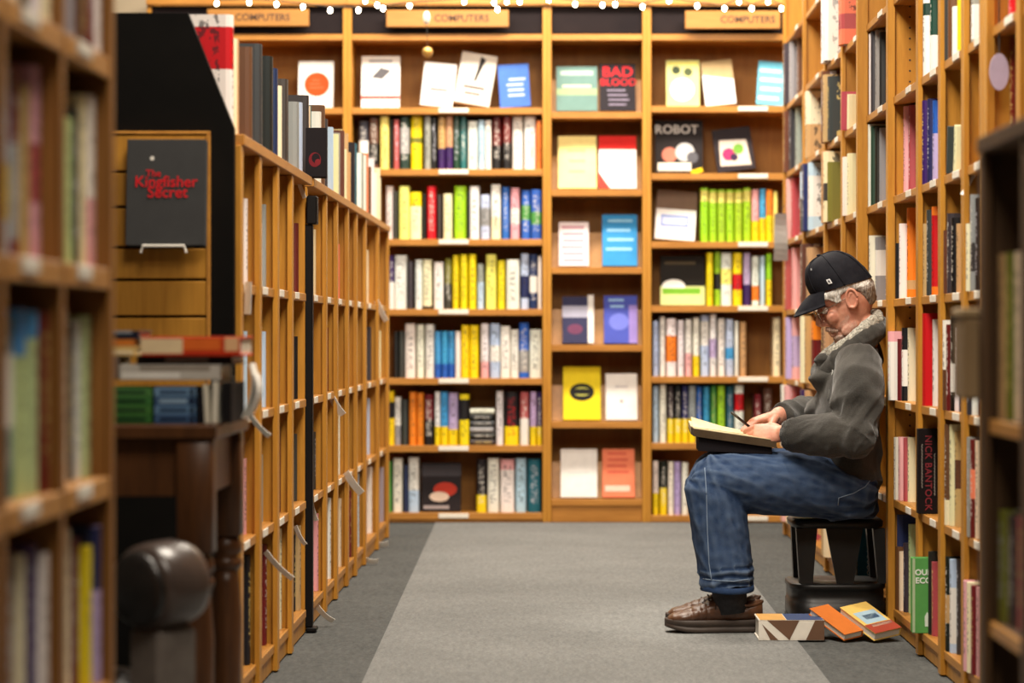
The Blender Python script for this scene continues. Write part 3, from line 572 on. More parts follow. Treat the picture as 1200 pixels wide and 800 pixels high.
RQ(8.94, 6, [(976, 998, -6, 'salmon', dict(t=.09, band='rose', bz=(.3, .6)))])
RQ(9.52, 6, [(940, 947, -6, 'white', dict(t=.06)), (949, 974, -6, 'grey', dict(t=.08, band='white', bz=(0, 1), ink='grey'))])
RQ(8.94, 5, [(985, 991, 108, 'rose', dict(lean=.1)), (992, 1000, 112, 'cream', dict(lean=.12))], inset=.05)
RQ(9.52, 5, [(957, 962, 84, 'brown', dict(t=.06)), (963, 968, 88, 'tan', dict(t=.06)), (969, 976, 90, 'charcoal', dict(t=.06))])
RQ(10.35, 5, [(942, 955, 71, 'cream', dict(t=.1, band='tan', bz=(0, .5)))])
RQ(11.25, 5, [(917, 923, 86, 'brown', dict(t=.08)), (924, 930, 84, 'charcoal', dict(t=.08)), (931, 938, 88, 'grey', dict(t=.1))])
RQ(11.25, 6, [(917, 923, 16, 'charcoal', dict(t=.08)), (924, 932, 14, 'grey', dict(t=.09)), (933, 939, 10, 'brown', dict(t=.09))])
RQ(11.25, 4, [(920, 926, 188, 'pink', dict(t=.09)), (926, 933, 186, 'rose', dict(t=.09))])
RQ(10.35, 4, [(933, 939, 182, 'charcoal', dict(t=.08, band='pale blue', bz=(.5, .9))), (939, 945, 180, 'navy', dict(t=.08)), (946, 952, 167, 'pale blue', dict(t=.08, band='white', bz=(.2, .8)))])
RQ(9.52, 4, [(955, 961, 176, 'tan', dict(t=.07)), (961, 968, 178, 'cream', dict(t=.07, band='charcoal', bz=(.3, .55))), (969, 972, 190, 'olive', dict(t=.05))])
RQ(8.94, 4, [(986, 991, 184, 'white', dict(t=.05)), (992, 998, 180, 'cream', dict(t=.06))])
RQ(11.25, 3, [(918, 926, 292, 'rose', dict(t=.1)), (927, 934, 290, 'pink', dict(t=.1))])
RQ(10.35, 3, [(936, 943, 286, 'brown', dict(t=.1)), (944, 954, 290, 'tan', dict(t=.1))])
RQ(11.25, 2, [(919, 926, 366, 'lilac', dict(t=.1)), (927, 934, 368, 'pink', dict(t=.1, band='lilac', bz=(.2, .7)))])
RQ(10.35, 2, [(936, 941, 368, 'cream', dict(t=.09)), (942, 948, 368, 'tan', dict(t=.09)), (950, 956, 376, 'orange', dict(t=.09, band='dark red', bz=(.1, .7)))])
RQ(9.52, 2, [(957, 962, 374, 'brown', dict(t=.08)), (963, 971, 374, 'tan', dict(t=.08))])
RQ(11.25, 1, [(909, 917, 448, 'white', dict(t=.09)), (918, 926, 450, 'pink', dict(t=.09, band='red', bz=(.1, .5))), (927, 934, 450, 'rose', dict(t=.09))])
RQ(10.35, 1, [(934, 941, 452, 'purple', dict(t=.09)), (942, 950, 452, 'tan', dict(t=.09))])
RQ(9.52, 0, [(953, 962, 620, 'tan', dict(t=.08)), (963, 972, 622, 'cream', dict(t=.08))])
RQ(8.94, 0, [(975, 984, 618, 'cream', dict(t=.08)), (985, 994, 618, 'white', dict(t=.08)), (995, 1003, 616, 'pale blue', dict(t=.08))])
RQ(11.25, 0, [(912, 919, 556, 'pink', dict(t=.1)), (920, 928, 556, 'cream', dict(t=.1)), (929, 936, 558, 'rose', dict(t=.1))])
RQ(10.35, 0, [(936, 943, 575, 'tan', dict(t=.1)), (943, 952, 575, 'rose', dict(t=.1))])

# big single books on the near side shelves
def big_book(label, loc, rz, t, d, h, col, pages=True):
    o = thing('book', label, 'book', loc, (0, 0, rz), 'large books standing out of the side shelves')
    c = MB(); c.bbox(-t/2+0.004, t/2-0.004, 0, 0.006, 0.0005, h-0.0005, 0.0012); c.bbox(-t/2, -t/2+0.004, 0.0, d, 0, h, 0.0008); c.bbox(t/2-0.004, t/2, 0.0, d, 0, h, 0.0008)
    c.build('cover', flat(col), o)
    MB().box(-t/2+0.0042, t/2-0.0042, 0.0062, d-0.004, 0.004, h-0.004).build('page_block', M_pages, o)
    return o
# black book: its broad spine turned towards the viewer
def at_bay(x0, far, inset): Y = far-inset; return (x0-VX)*Y/F, Y
VERT = Matrix(((0, 0, 1), (0, 1, 0), (-1, 0, 0))).to_euler(); UPR = Matrix(((0, 0, 1), (1, 0, 0), (0, 1, 0))).to_euler()
t_ = 0.036; Yk = BB_-0.0268; xk = (1074-VX)*Yk/F
bb = big_book('large black book with dull red and white vertical lettering, pulled out of its shelf', (xk, Yk-t_/2, ZR[1]+0.0004), -PI/2, t_, 0.18, 0.232, (24, 17, 18))
lettering('NICK BANTOCK', 0.026, flat((128, 46, 52)), bb, (t_/2+0.0006, 0.027, 0.112), VERT, extrude=0.0004, bold=0.0003, spacing=1.08)
for zx, z0_, z1_ in ((0.0445, 0.05, 0.165), (0.010, 0.07, 0.19)):
    MB().tube([(t_/2+0.0003, zx+0.0016*math.sin(i*2.1), z0_+(z1_-z0_)*i/40) for i in range(41)], 0.0011, 4).build('cover_print', flat((176, 166, 156)), bb)
t_ = 0.04; xk = (1067-VX)*Yk/F
gb = big_book('green book with white lettering on the bottom shelf, pulled out past its neighbours', (xk, Yk-t_/2, ZR[0]+0.0004), -PI/2, t_, 0.18, 0.205, (92, 160, 84))
for s_, dz in (('OUR', 0.165), ('ECO', 0.143)): lettering(s_, 0.022, flat((236, 240, 230)), gb, (t_/2+0.0006, 0.030, dz), UPR, extrude=0.0004, bold=0.0006)
MB().prism([(0.034, 0.018), (0.046, 0.018), (0.048, 0.045), (0.040, 0.058), (0.033, 0.045)], t_/2-0.0002, t_/2+0.0006, 'x').build('cover_print', flat((225, 236, 220)), gb)
MB().box(t_/2-0.0002, t_/2+0.0005, 0.0, 0.007, 0.002, 0.203).build('cover_print', flat((180, 200, 160)), gb)
add_book('on the second lowest shelf, bay with the red book', 1082, ((1084-VX)*6.9/F+0.05, 6.89, ZR[1]+0.0003), -PI/2, .04, .12, .262, 'white', 'dark green', (.0, .97), apx=300, label='white and dark green book just showing above the large black book')
add_book('on the bottom shelf, bay touching the grey jacket', 1052, ((1050-VX)*7.59/F+0.004, 7.596, ZR[0]+0.0003), -PI/2, .018, .16, .28, 'navy', apx=300, ink='pale blue', label='tall navy book on the bottom shelf, rising above its neighbours')
# lilac plaque, white strap, tan box
t = thing('plaque', 'round lilac plaque hanging in front of the dark red books', 'plaque', P(1171, 84, 5.80))
MB().prism([(0.022*math.cos(a*PI/12), 0.042*math.sin(a*PI/12)) for a in range(24)], 0, 0.006, 'y').build('disc', flat((196, 178, 200)), t)
MB().box(-0.0015, 0.0015, 0.001, 0.004, 0.0418, 0.18).build('hanger', M_wire, t)
t = thing('box', 'plain tan holder box fixed to the far end of the low dark bookcase', 'box', (0.662, 4.2365, 0.775))
MB().bbox(0, 0.075, -0.05, 0.06, 0, 0.135, 0.004).build('body', noisy('tan_card', (0.20, 0.125, 0.055), (0.26, 0.165, 0.075), 8, 0.7), t)
MB().bbox(-0.003, 0.078, -0.053, 0.063, 0.1352, 0.150, 0.003).build('lid', noisy('tan_card_lid', (0.34, 0.23, 0.11), (0.40, 0.28, 0.14), 8, 0.7), t)

# dark case at the frame edge
bay_row('in the dark bookcase at the frame edge', 1, 4.16, 0.745, [(1168, 1176, 285, 'tan', dict(t=.05)), (1177, 1186, 280, 'olive', dict(t=.05)), (1187, 1196, 286, 'cream', dict(t=.05)), (1197, 1206, 282, 'tan', dict(t=.05))], 0.70, depth=.14)
bay_row('on the lower shelf of the dark bookcase', 1, 4.16, 0.42, [(1168, 1178, 598, 'olive', dict(t=.06)), (1179, 1189, 604, 'charcoal', dict(t=.06)), (1190, 1200, 606, 'rose', dict(t=.06))], 0.70, depth=.14)

# ------------------------------------------------------------------ low bookcase contents
allY = YL+YL2
rnd = random.Random(5)
cols = ['white', 'cream', 'grey', 'charcoal', 'brown', 'tan', 'pale blue', 'black', 'dark red', 'cream', 'white']
def px_of(X, Y): return VX+X*F/Y
spec = {(6.72, 2): [('pale blue', .012), ('white', .02)], (6.32, 3): [('white', .015), ('grey', .01)], (6.72, 3): [('grey', .012), ('white', .01)], (7.08, 3): [('charcoal', .014), ('cream', .012)], (7.56, 3): [('dark red', .014)],
        (7.08, 2): [('dark red', .016), ('white', .014)], (7.56, 2): [('black', .012), ('brown', .012)], (6.32, 1): [('pink', .02), ('rose', .012)], (6.72, 1): [('grey', .014), ('white', .012)], (7.08, 1): [('brown', .01), ('white', .012)], (7.56, 1): [('charcoal', .012)],
        (6.32, 0): [('black', .03), ('green', .02), ('cream', .02), ('dark red', .02)], (6.72, 0): [('dark red', .014), ('charcoal', .014), ('navy', .016)], (7.08, 0): [('cream', .012), ('pink', .012), ('rose', .012)], (7.56, 0): [('tan', .012), ('black', .012), ('brown', .012)],
        (8.12, 1): [('charcoal', .03), ('brown', .012)], (8.12, 0): [('pink', .02), ('cream', .012), ('brown', .012)], (8.12, 3): [('cream', .012), ('tan', .01)], (8.96, 3): [('salmon', .02)], (10.47, 2): [('charcoal', .03)], (8.52, 2): [('dark red', .014)]}
for U, what in ((YL, 'low bookcase before post'), (YL2, 'low bookcase past post')):
    for a, b in zip(U[:-1], U[1:]):
        for k, z in enumerate(ZL):
            L = spec.get((b, k))
            if L is None:
                n = (4 if k == 0 else 1) if rnd.random() < (.98 if k < 1 else .6) else 0
                L = [(rnd.choice(cols), rnd.uniform(.012, .024)) for _ in range(n)]
            items = []; Yc = b-0.013; X = XL-(.020 if k else 0.010)+rnd.uniform(-.006, .006)
            for c, w in L:
                tt = rnd.uniform(.03, .045) if b < 9 else rnd.uniform(.04, .07); h = rnd.uniform(.20, .265) if k else rnd.uniform(.22, .28)
                if k: w *= .55; h *= rnd.uniform(.8, 1)
                if k: lean = -rnd.uniform(.0, .10)
                else: lean = 0
                add_book('on %s, %s shelf' % (what, ZN[k]), Yc, (X, Yc-tt/2-abs(lean)*h*0.0, z+0.0003), PI/2, tt-.0015, .15, h, c, None, (0, 0), None, 0, w*F/b*h*F/b)
                Yc -= tt; X -= w
# books standing along the top
top = [('white', .045, .285, 'red'), ('cream', .04, .24, None), ('tan', .05, .25, None), ('brown', .04, .24, None), ('dark red', .05, .25, None), ('charcoal', .05, .27, 'grey'), ('grey', .045, .24, None), ('tan', .04, .225, None), ('black', .06, .27, None), ('navy', .05, .25, 'pale blue'), ('dark red', .05, .255, 'cream'), ('cream', .03, .22, None), ('charcoal', .045, .25, None)]
Yc = 6.0; X = XL+0.0; r2 = random.Random(9)
i = 0
while Yc < 10.95:
    if i < len(top): c, tt, h, bd = top[i]
    else:
        c = r2.choice(['white', 'cream', 'grey', 'charcoal', 'tan', 'pale blue', 'black', 'white', 'salmon', 'cream', 'teal', 'brown', 'grey']); tt = r2.uniform(.04, .06); h = r2.uniform(.20, .27); bd = r2.choice([None, None, 'white', 'charcoal', 'tan'])
    if not (7.50 < Yc < 7.74):
        X = XL-0.012+r2.uniform(-.018, .012)
        add_book('along the top of the low bookcases', Yc, (X, Yc+tt/2, 1.3453), PI/2, tt-.002, .15, h, c, bd, (.55, .9) if bd else (0, 0), None, 0, 3000*.75/Yc**2*tt*h*F/Yc)
    Yc += tt+(r2.uniform(.03, .09) if i > 3 else .045); i += 1
# a dark book with red swirl standing face out on top, by the post
t = face_book('black book with a dark red swirl standing on the low bookcase above the post', 358, 382, 142, 200, 0, (26, 20, 22), [('disc', .45, .35, .3, 1.2, (110, 26, 34)), ('disc', .5, .38, .2, 1.2, (30, 20, 24)), ('disc', .6, .3, .14, 1.1, (120, 30, 36))], yp=7.62, yoff=0.0, lean=0.06, z0=1.3453, group='books along the top of the low bookcases', thick=0.04)

# near bookcase contents
def near_row(name, far, z, items):
    bay_row(name, -1, far, z, [(x0, x1, yt, c, kw) for x0, x1, yt, c, kw in items], -0.67, depth=.15, inset=0.014)
nb = 'of the near bookcase'
def NR(far, k, items): near_row('on the %s shelf %s' % ({1: 'second lowest', 2: 'third lowest', 3: 'fourth lowest', 4: 'fifth lowest'}[k], nb), far, ZF[k], [(a, b, c, d, dict(t=.05, **(e if e else {}))) for a, b, c, d, e in items])
NR(3.80, 4, [(113, 121, -20, 'white', 0), (104, 112, -20, 'dark red', 0), (92, 103, -20, 'brown', 0), (80, 90, -20, 'grey', 0)])
NR(3.80, 3, [(104, 114, 112, 'white', B('pink', 0, .4)), (96, 103, 112, 'cream', 0), (88, 95, 128, 'charcoal', 0), (77, 87, 138, 'pale green', 0)])
NR(3.80, 2, [(98, 108, 370, 'pale green', 0), (90, 97, 376, 'white', 0), (82, 89, 380, 'charcoal', 0), (74, 81, 362, 'cream', 0)])
NR(3.80, 1, [(113, 121, 616, 'lilac', B('navy', .6, 1)), (96, 110, 640, 'yellow', 0), (86, 95, 630, 'dark red', 0), (76, 85, 620, 'cream', 0)])
NR(3.44, 4, [(52, 62, -20, 'cream', 0), (40, 50, -20, 'white', 0), (26, 38, -20, 'charcoal', 0), (12, 24, -20, 'cream', 0)])
NR(3.44, 3, [(40, 50, 78, 'pink', B('rose', .3, .6)), (26, 38, 100, 'tan', 0), (15, 25, 80, 'dark red', B('grey', .1, .6)), (3, 13, 78, 'pale blue', B('yellow', .2, .5))])
NR(3.44, 2, [(50, 60, 366, 'dark red', 0), (36, 47, 364, 'pale green', B('sky blue', .85, 1)), (22, 33, 362, 'sky blue', B('pale green', 0, .75)), (8, 18, 372, 'teal', B('white', .4, .8))])
NR(3.44, 1, [(48, 60, 648, 'white', 0), (37, 46, 638, 'purple', 0), (22, 33, 650, 'cream', 0), (10, 18, 650, 'brown', 0)])

# paper slips hanging from the shelf edges
def slip(label, x0, y0, x1, y1, Y, w=0.014):
    a, b = P(x0, y0, Y), P(x1, y1, Y); b.z = max(b.z, 0.012); X = a; d = b-a; n = 5; V = []; r = []
    m = MB(); R = []
    for i in range(n+1):
        f = i/n; p = d*f+Vector((0, 0, -0.006*math.sin(PI*f))); th = 0.0006
        u = Vector((0, 1, 0))*w; v = Vector((d.z, 0, -d.x)).normalized()*w*0.6+Vector((0, 0.5, 0))*w
        nn = d.cross(v).normalized()*th
        R.append([p-v+nn, p+v+nn, p+v-nn, p-v-nn])
    m.rings(R); m.build('paper_slip', M_tag, None, label=label, cat='paper slip', group='paper slips hanging from the low bookcases', loc=a)
for a in [('cream slip hanging beside the books stacked on the dark table', 290, 482, 316, 511, 5.9, .010), ('ochre slip hanging from the fourth shelf near the black end panel', 291, 330, 290, 368, 5.95), ('white slip hanging low above the navy book bottom row', 311, 646, 343, 678, 6.5, .012), ('small white slip close before the black post', 346, 616, 358, 638, 7.2, .010),
          ('white slip sticking out beside the head of the black post', 345, 196, 357, 232, 7.5, .010), ('large white slip hanging in the middle of the long low bookcase', 386, 460, 402, 486, 8.5, .020), ('white forked slip below the middle shelf', 405, 553, 424, 578, 8.9, .022), ('white slip hanging nearest the far bookcase end, upper shelf', 441, 352, 453, 376, 10.45, .018),
          ('slip lying at the foot of the far bookcase end', 436, 636, 455, 653, 10.6, .018), ('slip lying on the carpet edge halfway along the low bookcase', 428, 655, 443, 676, 9.8, .016), ('slip lying on the carpet just past the black post', 372, 711, 391, 739, 7.75, .014), ('narrow white slip low beside the black post', 365, 590, 371, 610, 7.9, .012), ('white slip on the tall side bookcase leaning by the empty shelf', 1149, 188, 1127, 228, 6.24, .006)]:
    slip(*a)
t = thing('hanging_card', 'creased grey card hanging from the far side bookcase beside the lime green books', 'card', P(915, 250, 11.10))
m = MB(); R = []
for i in range(9):
    f = i/8; zq = -f*0.205; w_ = 0.026+0.005*f; b_ = 0.006*math.sin(f*7); R.append([Vector((-w_, b_, zq)), Vector((w_, b_+0.006*math.cos(f*5), zq)), Vector((w_, b_+0.003+0.006*math.cos(f*5), zq)), Vector((-w_, b_+0.003, zq))])
m.rings(R).build('sheet', flat((150, 146, 140)), t)
MB().tube([(0, 0.002, 0.0), (0.004, 0.002, 0.02), (0.02, 0.002, 0.04)], 0.0015, 5).build('clip', M_wire, t)
build_books()

# ------------------------------------------------------------------ black end panel with slatwall and the dark grey book
YE = 5.88
def pe(x, y): p = P(x, y, YE); return (p.x, p.z)
t = thing('display_end_panel', 'black display end with sloping top edge and orange slatted panel', 'display panel', (0, YE, 0))
def z_(y): return P(0, y, YE).z
xr, xl = pe(274, 0)[0], pe(100, 0)[0]
MB().prism([(xl, 0), (xr, 0), (xr, z_(150)), pe(220, 15), (xl, z_(15))], 0.0, 0.03, 'y').build('panel', M_black, t)
sx0, sx1 = pe(104, 0)[0], pe(243, 0)[0]
edge = [202, 243, 290, 328, 371, 414, 455]; ytop = 158
y0 = ytop
for y1 in edge:
    MB().bbox(sx0, sx1, -0.02, -0.0004, z_(y1)+0.003, z_(y0)-0.003, 0.002).build('slat', M_up, t); y0 = y1
MB().bbox(sx1+0.0005, sx1+0.008, -0.022, -0.0003, z_(455), z_(ytop), 0.001).build('slat_trim', M_edge, t)
MB().bbox(sx0, sx1+0.008, -0.022, -0.0003, z_(ytop)+0.0005, z_(ytop)+0.007, 0.001).build('slat_trim', M_edge, t)
# wire holder and book
c = P(193, 288, YE-0.055)
k = face_book('dark grey book titled The Kingfisher Secret in red on a white wire stand', 147, 240, 164, 289, 0, (62, 62, 62), [('disc', .32, .82, .028, (225, 220, 210))], lean=0.10, yp=YE-0.082, yoff=0, z0=P(193, 289, YE-0.082).z, thick=0.028, group='books shown on the end panel',
              texts=[('The', .34, .675, .022, (206, 30, 38)), ('Kingfisher', .5, .595, .0355, (206, 30, 38)), ('Secret', .52, .495, .0355, (206, 30, 38))])
h = thing('book_stand', 'white wire stand holding the dark grey book on the slats', 'book stand', P(193, 290, YE-0.03))
M_wht = newmat('white_plastic', (0.78, 0.74, 0.66), 0.4)
o = P(193, 290, YE-0.03)
q = lambda x, y, Y=YE-0.092: P(x, y, Y)-o
MB().tube([q(165, 296), q(167, 288), q(216, 288), q(218, 296)], 0.0032, 6).build('front_lip', M_wht, h)
for xx in (167, 216): MB().tube([q(xx, 290), q(xx, 291, YE-0.023), q(xx, 280, YE-0.023)], 0.003, 6).build('prong', M_wht, h)

# ------------------------------------------------------------------ dark table with stacked books
TY0, TY1, TX1, TX0, TZ = 4.72, 5.22, -0.632, -1.35, 0.715
t = thing('table', 'dark wooden table with turned legs below the stacked books', 'table', (TX1, TY0, 0))
def tp(nm, x0, x1, y0, y1, z0, z1, b=0.004, m=M_dark): return MB().bbox(x0-TX1, x1-TX1, y0-TY0, y1-TY0, z0, z1, b).build(nm, m, t)
tp('table_top', TX0, TX1, TY0, TY1, TZ-0.028, TZ)
tp('apron', TX0+0.04, TX1-0.076, TY0+0.03, TY0+0.05, TZ-0.135, TZ-0.0285, 0.002); tp('apron', TX1-0.045, TX1-0.025, TY0+0.076, TY1-0.076, TZ-0.135, TZ-0.0285, 0.002)
tp('apron', TX0+0.04, TX1-0.076, TY1-0.05, TY1-0.03, TZ-0.135, TZ-0.0285, 0.002)
for lx in (TX1-0.042, TX0+0.042):
    for ly in (TY0+0.042, TY1-0.042):
        m = MB(); m.bbox(-0.033, 0.033, -0.033, 0.033, TZ-0.24, TZ-0.0285, 0.003); 
        m.lathe([(0.026, TZ-0.31), (0.033, TZ-0.30), (0.033, TZ-0.288), (0.024, TZ-0.282), (0.033, TZ-0.272), (0.033, TZ-0.258), (0.026, TZ-0.2395)], n=14)
        m.lathe([(0.020, 0.0), (0.022, 0.03), (0.031, 0.12), (0.033, TZ-0.40), (0.028, TZ-0.335), (0.026, TZ-0.309)], n=14)
        m.build('leg', M_dark, t, True, loc=(lx-TX1, ly-TY0, 0))
# stacks on it
def flat_book(label, x0, x1, ybot, Y, th, depth, col, prints=(), rot=0.0, group='books lying on the dark table', z=None, title=None, tcol=None):
    w = (x1-x0)*Y/F; zz = TZ+0.0006 if z is None else z
    o = thing('stacked_book', label, 'book', ((x0-VX)*Y/F, Y, zz), (0, 0, rot), group)
    c = MB(); c.bbox(0, w, 0, depth, 0, 0.003, 0.0008); c.bbox(0, w, 0, depth, th-0.003, th, 0.0008); c.bbox(0, w, 0, 0.004, 0.003, th-0.003, 0.0006); c.build('cover', flat(col), o)
    MB().box(0.004, w-0.004, 0.0042, depth-0.004, 0.0031, th-0.0031).build('page_block', M_pages, o)
    for u0, u1, v0, v1, cc in prints: MB().box(u0*w, u1*w, -0.0005, 0.0001, v0*th, v1*th).build('cover_print', flat(cc), o)
    if title: lettering(title, th*0.5, flat(tcol), o, (w*0.5, -0.0007, th*0.35), (PI/2, 0, 0), extrude=0.0002)
    return th
z = TZ+0.0006; bx = [('green and black striped book, bottom of the left table pile', (58, 110, 52), (30, 60, 34)), ('green book with pale stripe, second in the left table pile', (70, 122, 58), (36, 66, 38)), ('green striped book, third in the left table pile', (64, 118, 60), (28, 56, 32)), ('green book, topmost of the left striped pile', (80, 130, 70), (40, 74, 44))]
zz = z
for lab, c, d in bx:
    flat_book(lab, 129, 178, 0, 4.76, 0.0165, 0.16, c, [(.15, .85, .3, .7, d)], z=zz); zz += 0.0168
zz = z
for lab, c, d in [('blue book at the bottom of the middle table pile', (70, 100, 140), (30, 44, 70)), ('pale blue striped book, second in the middle table pile', (104, 140, 176), (40, 60, 90)), ('slate blue book, third in the middle table pile', (64, 92, 128), (150, 180, 205)), ('light blue book, topmost of the middle blue pile', (120, 156, 190), (50, 70, 100))]:
    flat_book(lab, 181, 229, 0, 4.76, 0.0165, 0.16, c, [(.12, .8, .3, .7, d), (.86, .96, .1, .9, (20, 26, 44))], z=zz); zz += 0.0168
zt = zz
def stand_book(label, x0, x1, Y, h, d, col, lean=0.0):
    w = (x1-x0)*Y/F; o = thing('stacked_book', label, 'book', ((x0+x1)/2*Y/F-VX*Y/F, Y, TZ+0.0006), (0, lean, 0), 'books standing on the dark table')
    c = MB(); c.bbox(-w/2, w/2, 0, 0.004, 0, h, 0.0008); c.bbox(-w/2, -w/2+0.002, 0.004, d, 0, h, 0.0006); c.bbox(w/2-0.002, w/2, 0.004, d, 0, h, 0.0006); c.build('cover', flat(col), o)
    MB().box(-w/2+0.0022, w/2-0.0022, 0.0042, d-0.003, 0.003, h-0.003).build('page_block', M_pages, o)
stand_book('black book standing beside the blue table pile', 231, 238, 4.77, 0.064, 0.2, (24, 24, 30))
stand_book('first cream booklet standing on edge beside the black ones', 240, 246, 4.77, 0.072, 0.2, (226, 220, 200), -0.05)
stand_book('second cream booklet standing on edge next to the pamphlets', 248, 254, 4.77, 0.078, 0.2, (230, 224, 206), 0.03)
stand_book('black book at the table end by the cream booklets', 260, 271, 4.79, 0.075, 0.2, (22, 20, 22))
zt += 0.0
t1 = flat_book('wide white and grey book lying across the table piles', 140, 258, 0, 4.77, 0.028, 0.2, (196, 190, 180), [(.02, .6, .1, .5, (232, 228, 220)), (.2, .9, .6, .95, (150, 140, 128))], z=TZ+0.0815)
t2 = flat_book('black book lying under the orange book on the table', 160, 272, 0, 4.79, 0.016, 0.2, (40, 32, 30), [(.3, .75, .3, .8, (120, 110, 100))], z=TZ+0.1100)
t3 = flat_book('orange and cream book with thick spine lying on top of the table pile', 165, 282, 0, 4.77, 0.036, 0.2, (206, 60, 30), [(.0, .42, .12, .9, (240, 214, 170)), (.42, .8, .3, .9, (232, 110, 44)), (.84, .98, .25, .95, (240, 190, 140))], z=TZ+0.1263)
flat_book('small yellow edged book lying at the end of the table pile', 122, 160, 0, 4.80, 0.018, 0.16, (224, 190, 120), [(.1, .9, .2, .5, (240, 226, 190))], z=TZ+0.1263)
flat_book('small orange book lying above the yellow edged one', 122, 158, 0, 4.80, 0.012, 0.16, (220, 130, 50), z=TZ+0.1446)
flat_book('small dark navy book on top at the end of the table pile', 122, 163, 0, 4.80, 0.016, 0.16, (26, 34, 50), [(.1, .8, .7, 1, (150, 160, 170))], z=TZ+0.1569)
flat_book('charcoal book under the small yellow edged one', 122, 139, 0, 4.80, 0.044, 0.16, (110, 96, 90), z=TZ+0.0821)
# curled white pamphlets at the table end
pm = thing('pamphlet', 'curled white pamphlets standing at the end of the dark table', 'pamphlet', P(290, 490, 4.95))
for j in range(2):
    m = MB(); R = []
    for i in range(8):
        f = i/7; x = -0.012+0.02*math.sin(f*2.4)+j*0.008; zq = 0.001+f*(0.105-0.02*j); R.append([(x, 0, zq), (x+0.003, 0, zq), (x+0.003, 0.09, zq), (x, 0.09, zq)])
    m.rings(R).build('sheet', M_tag, pm)

# ------------------------------------------------------------------ black armchair arm in the near foreground
M_leather = noisy('black_leather', (0.012, 0.010, 0.009), (0.022, 0.018, 0.016), 30, 0.30, 0.25, 90, bdist=0.002)
M_sheen = noisy('brown_leather', (0.050, 0.034, 0.027), (0.08, 0.056, 0.046), 14, 0.30, 0.2, 60, bdist=0.002)
M_grey = noisy('grey_cloth', (0.12, 0.10, 0.085), (0.16, 0.135, 0.115), 40, 0.8)
YA = 4.35; ac = P(163, 690, YA)
t = thing('armchair', 'dark leather armchair with rolled arm, seen beside the table leg', 'armchair', (ac.x, YA, 0))
rr = 0.076
ax = Vector((0.58, 0.80, 0.05)).normalized()
m = MB(); pts = [ax*f for f in (0.0, 0.015, 0.04, 0.08, 0.105, 0.12)]; m.tube([p+Vector((0, 0, ac.z)) for p in pts], [rr*0.86, rr*0.97, rr, rr, rr*0.9, rr*0.7], 24); m.build('rolled_arm', M_sheen, t, True)
m = MB(); m.tube([Vector((0, 0, ac.z))-ax*0.016, Vector((0, 0, ac.z))-ax*0.008, Vector((0, 0, ac.z))-ax*0.0005], [rr*0.7, rr*0.82, rr*0.86], 24); m.build('arm_end_cap', M_leather, t, True)
Mx = Matrix.Rotation(math.atan2(ax.y, ax.x), 4, 'Z')
MB().bbox(0.01, 0.105, -0.040, 0.040, 0.06, ac.z-rr*0.90, 0.01, M=Mx).build('arm_panel', M_grey, t)
MB().bbox(0.005, 0.105, 0.042, 0.42, 0.10, 0.30, 0.03, M=Mx).build('seat', M_leather, t)
for fx in (0.03, 0.09): MB().lathe([(0.014, 0.0), (0.018, 0.0598)], n=10).build('foot', M_dark, t, loc=(Mx @ Vector((fx, 0, 0))))

# ------------------------------------------------------------------ step stool
SC_ = Vector((0.846, 7.86, 0)); M_stool = noisy('black_plastic', (0.010, 0.009, 0.009), (0.016, 0.015, 0.014), 30, 0.42, 0.15, 140, bdist=0.001)
t = thing('step_stool', 'black plastic step stool under the seated person', 'stool', SC_)
def rrect(hx, hy, rad, z, n=5):
    out = []
    for cx, cy, a0 in ((hx-rad, hy-rad, 0), (-hx+rad, hy-rad, PI/2), (-hx+rad, -hy+rad, PI), (hx-rad, -hy+rad, 3*PI/2)):
        for i in range(n): a = a0+PI/2*i/(n-1); out.append((cx+rad*math.cos(a), cy+rad*math.sin(a), z))
    return out
def loftrr(L, name, mat, par): m = MB(); m.rings([[Vector(p) for p in rrect(*l)] for l in L]); return m.build(name, mat, par, True)
loftrr([(.143, .15, .07, .022), (.145, .152, .07, .03), (.145, .147, .07, .070), (.142, .143, .07, .072), (.142, .143, .07, .108), (.146, .147, .07, .110), (.146, .147, .07, .122), (.144, .143, .07, .126)], 'base_step', M_stool, t)
loftrr([(.140, .147, .07, .002), (.146, .155, .07, .006), (.146, .155, .07, .020), (.143, .15, .07, .0218)], 'rubber_ring', newmat('rubber', (0.01, 0.01, 0.01), 0.8), t)
loftrr([(.126, .115, .05, .292), (.138, .125, .05, .296), (.140, .127, .05, .312), (.132, .119, .05, .320)], 'seat', M_stool, t)
for sx_, sy_ in ((-1, -1), (1, -1), (-1, 1), (1, 1)):
    m = MB(); R = []
    for f in (0, 1):
        zq = .1262 if f == 0 else .2918; cx = (-.098 if f == 0 else -.095) if sx_ < 0 else (.132 if f == 0 else .124); cy = sy_*(.10 if f == 0 else .085); hx = (.020 if f == 0 else .032) if sx_ < 0 else (.012 if f == 0 else .018); hy = .018
        R.append([(cx-hx, cy-hy, zq), (cx+hx, cy-hy, zq), (cx+hx, cy+hy, zq), (cx-hx, cy+hy, zq)])
    m.rings([[Vector(p) for p in r_] for r_ in R]).build('leg', M_stool, t)
m = MB(); m.rings([[Vector(p) for p in r_] for r_ in ([(-.005, -.11, .1262), (.046, -.11, .1262), (.046, -.095, .1262), (-.005, -.095, .1262)], [(-.036, -.10, .2918), (.076, -.10, .2918), (.076, -.08, .2918), (-.036, -.08, .2918)])]).build('centre_brace', M_stool, t)

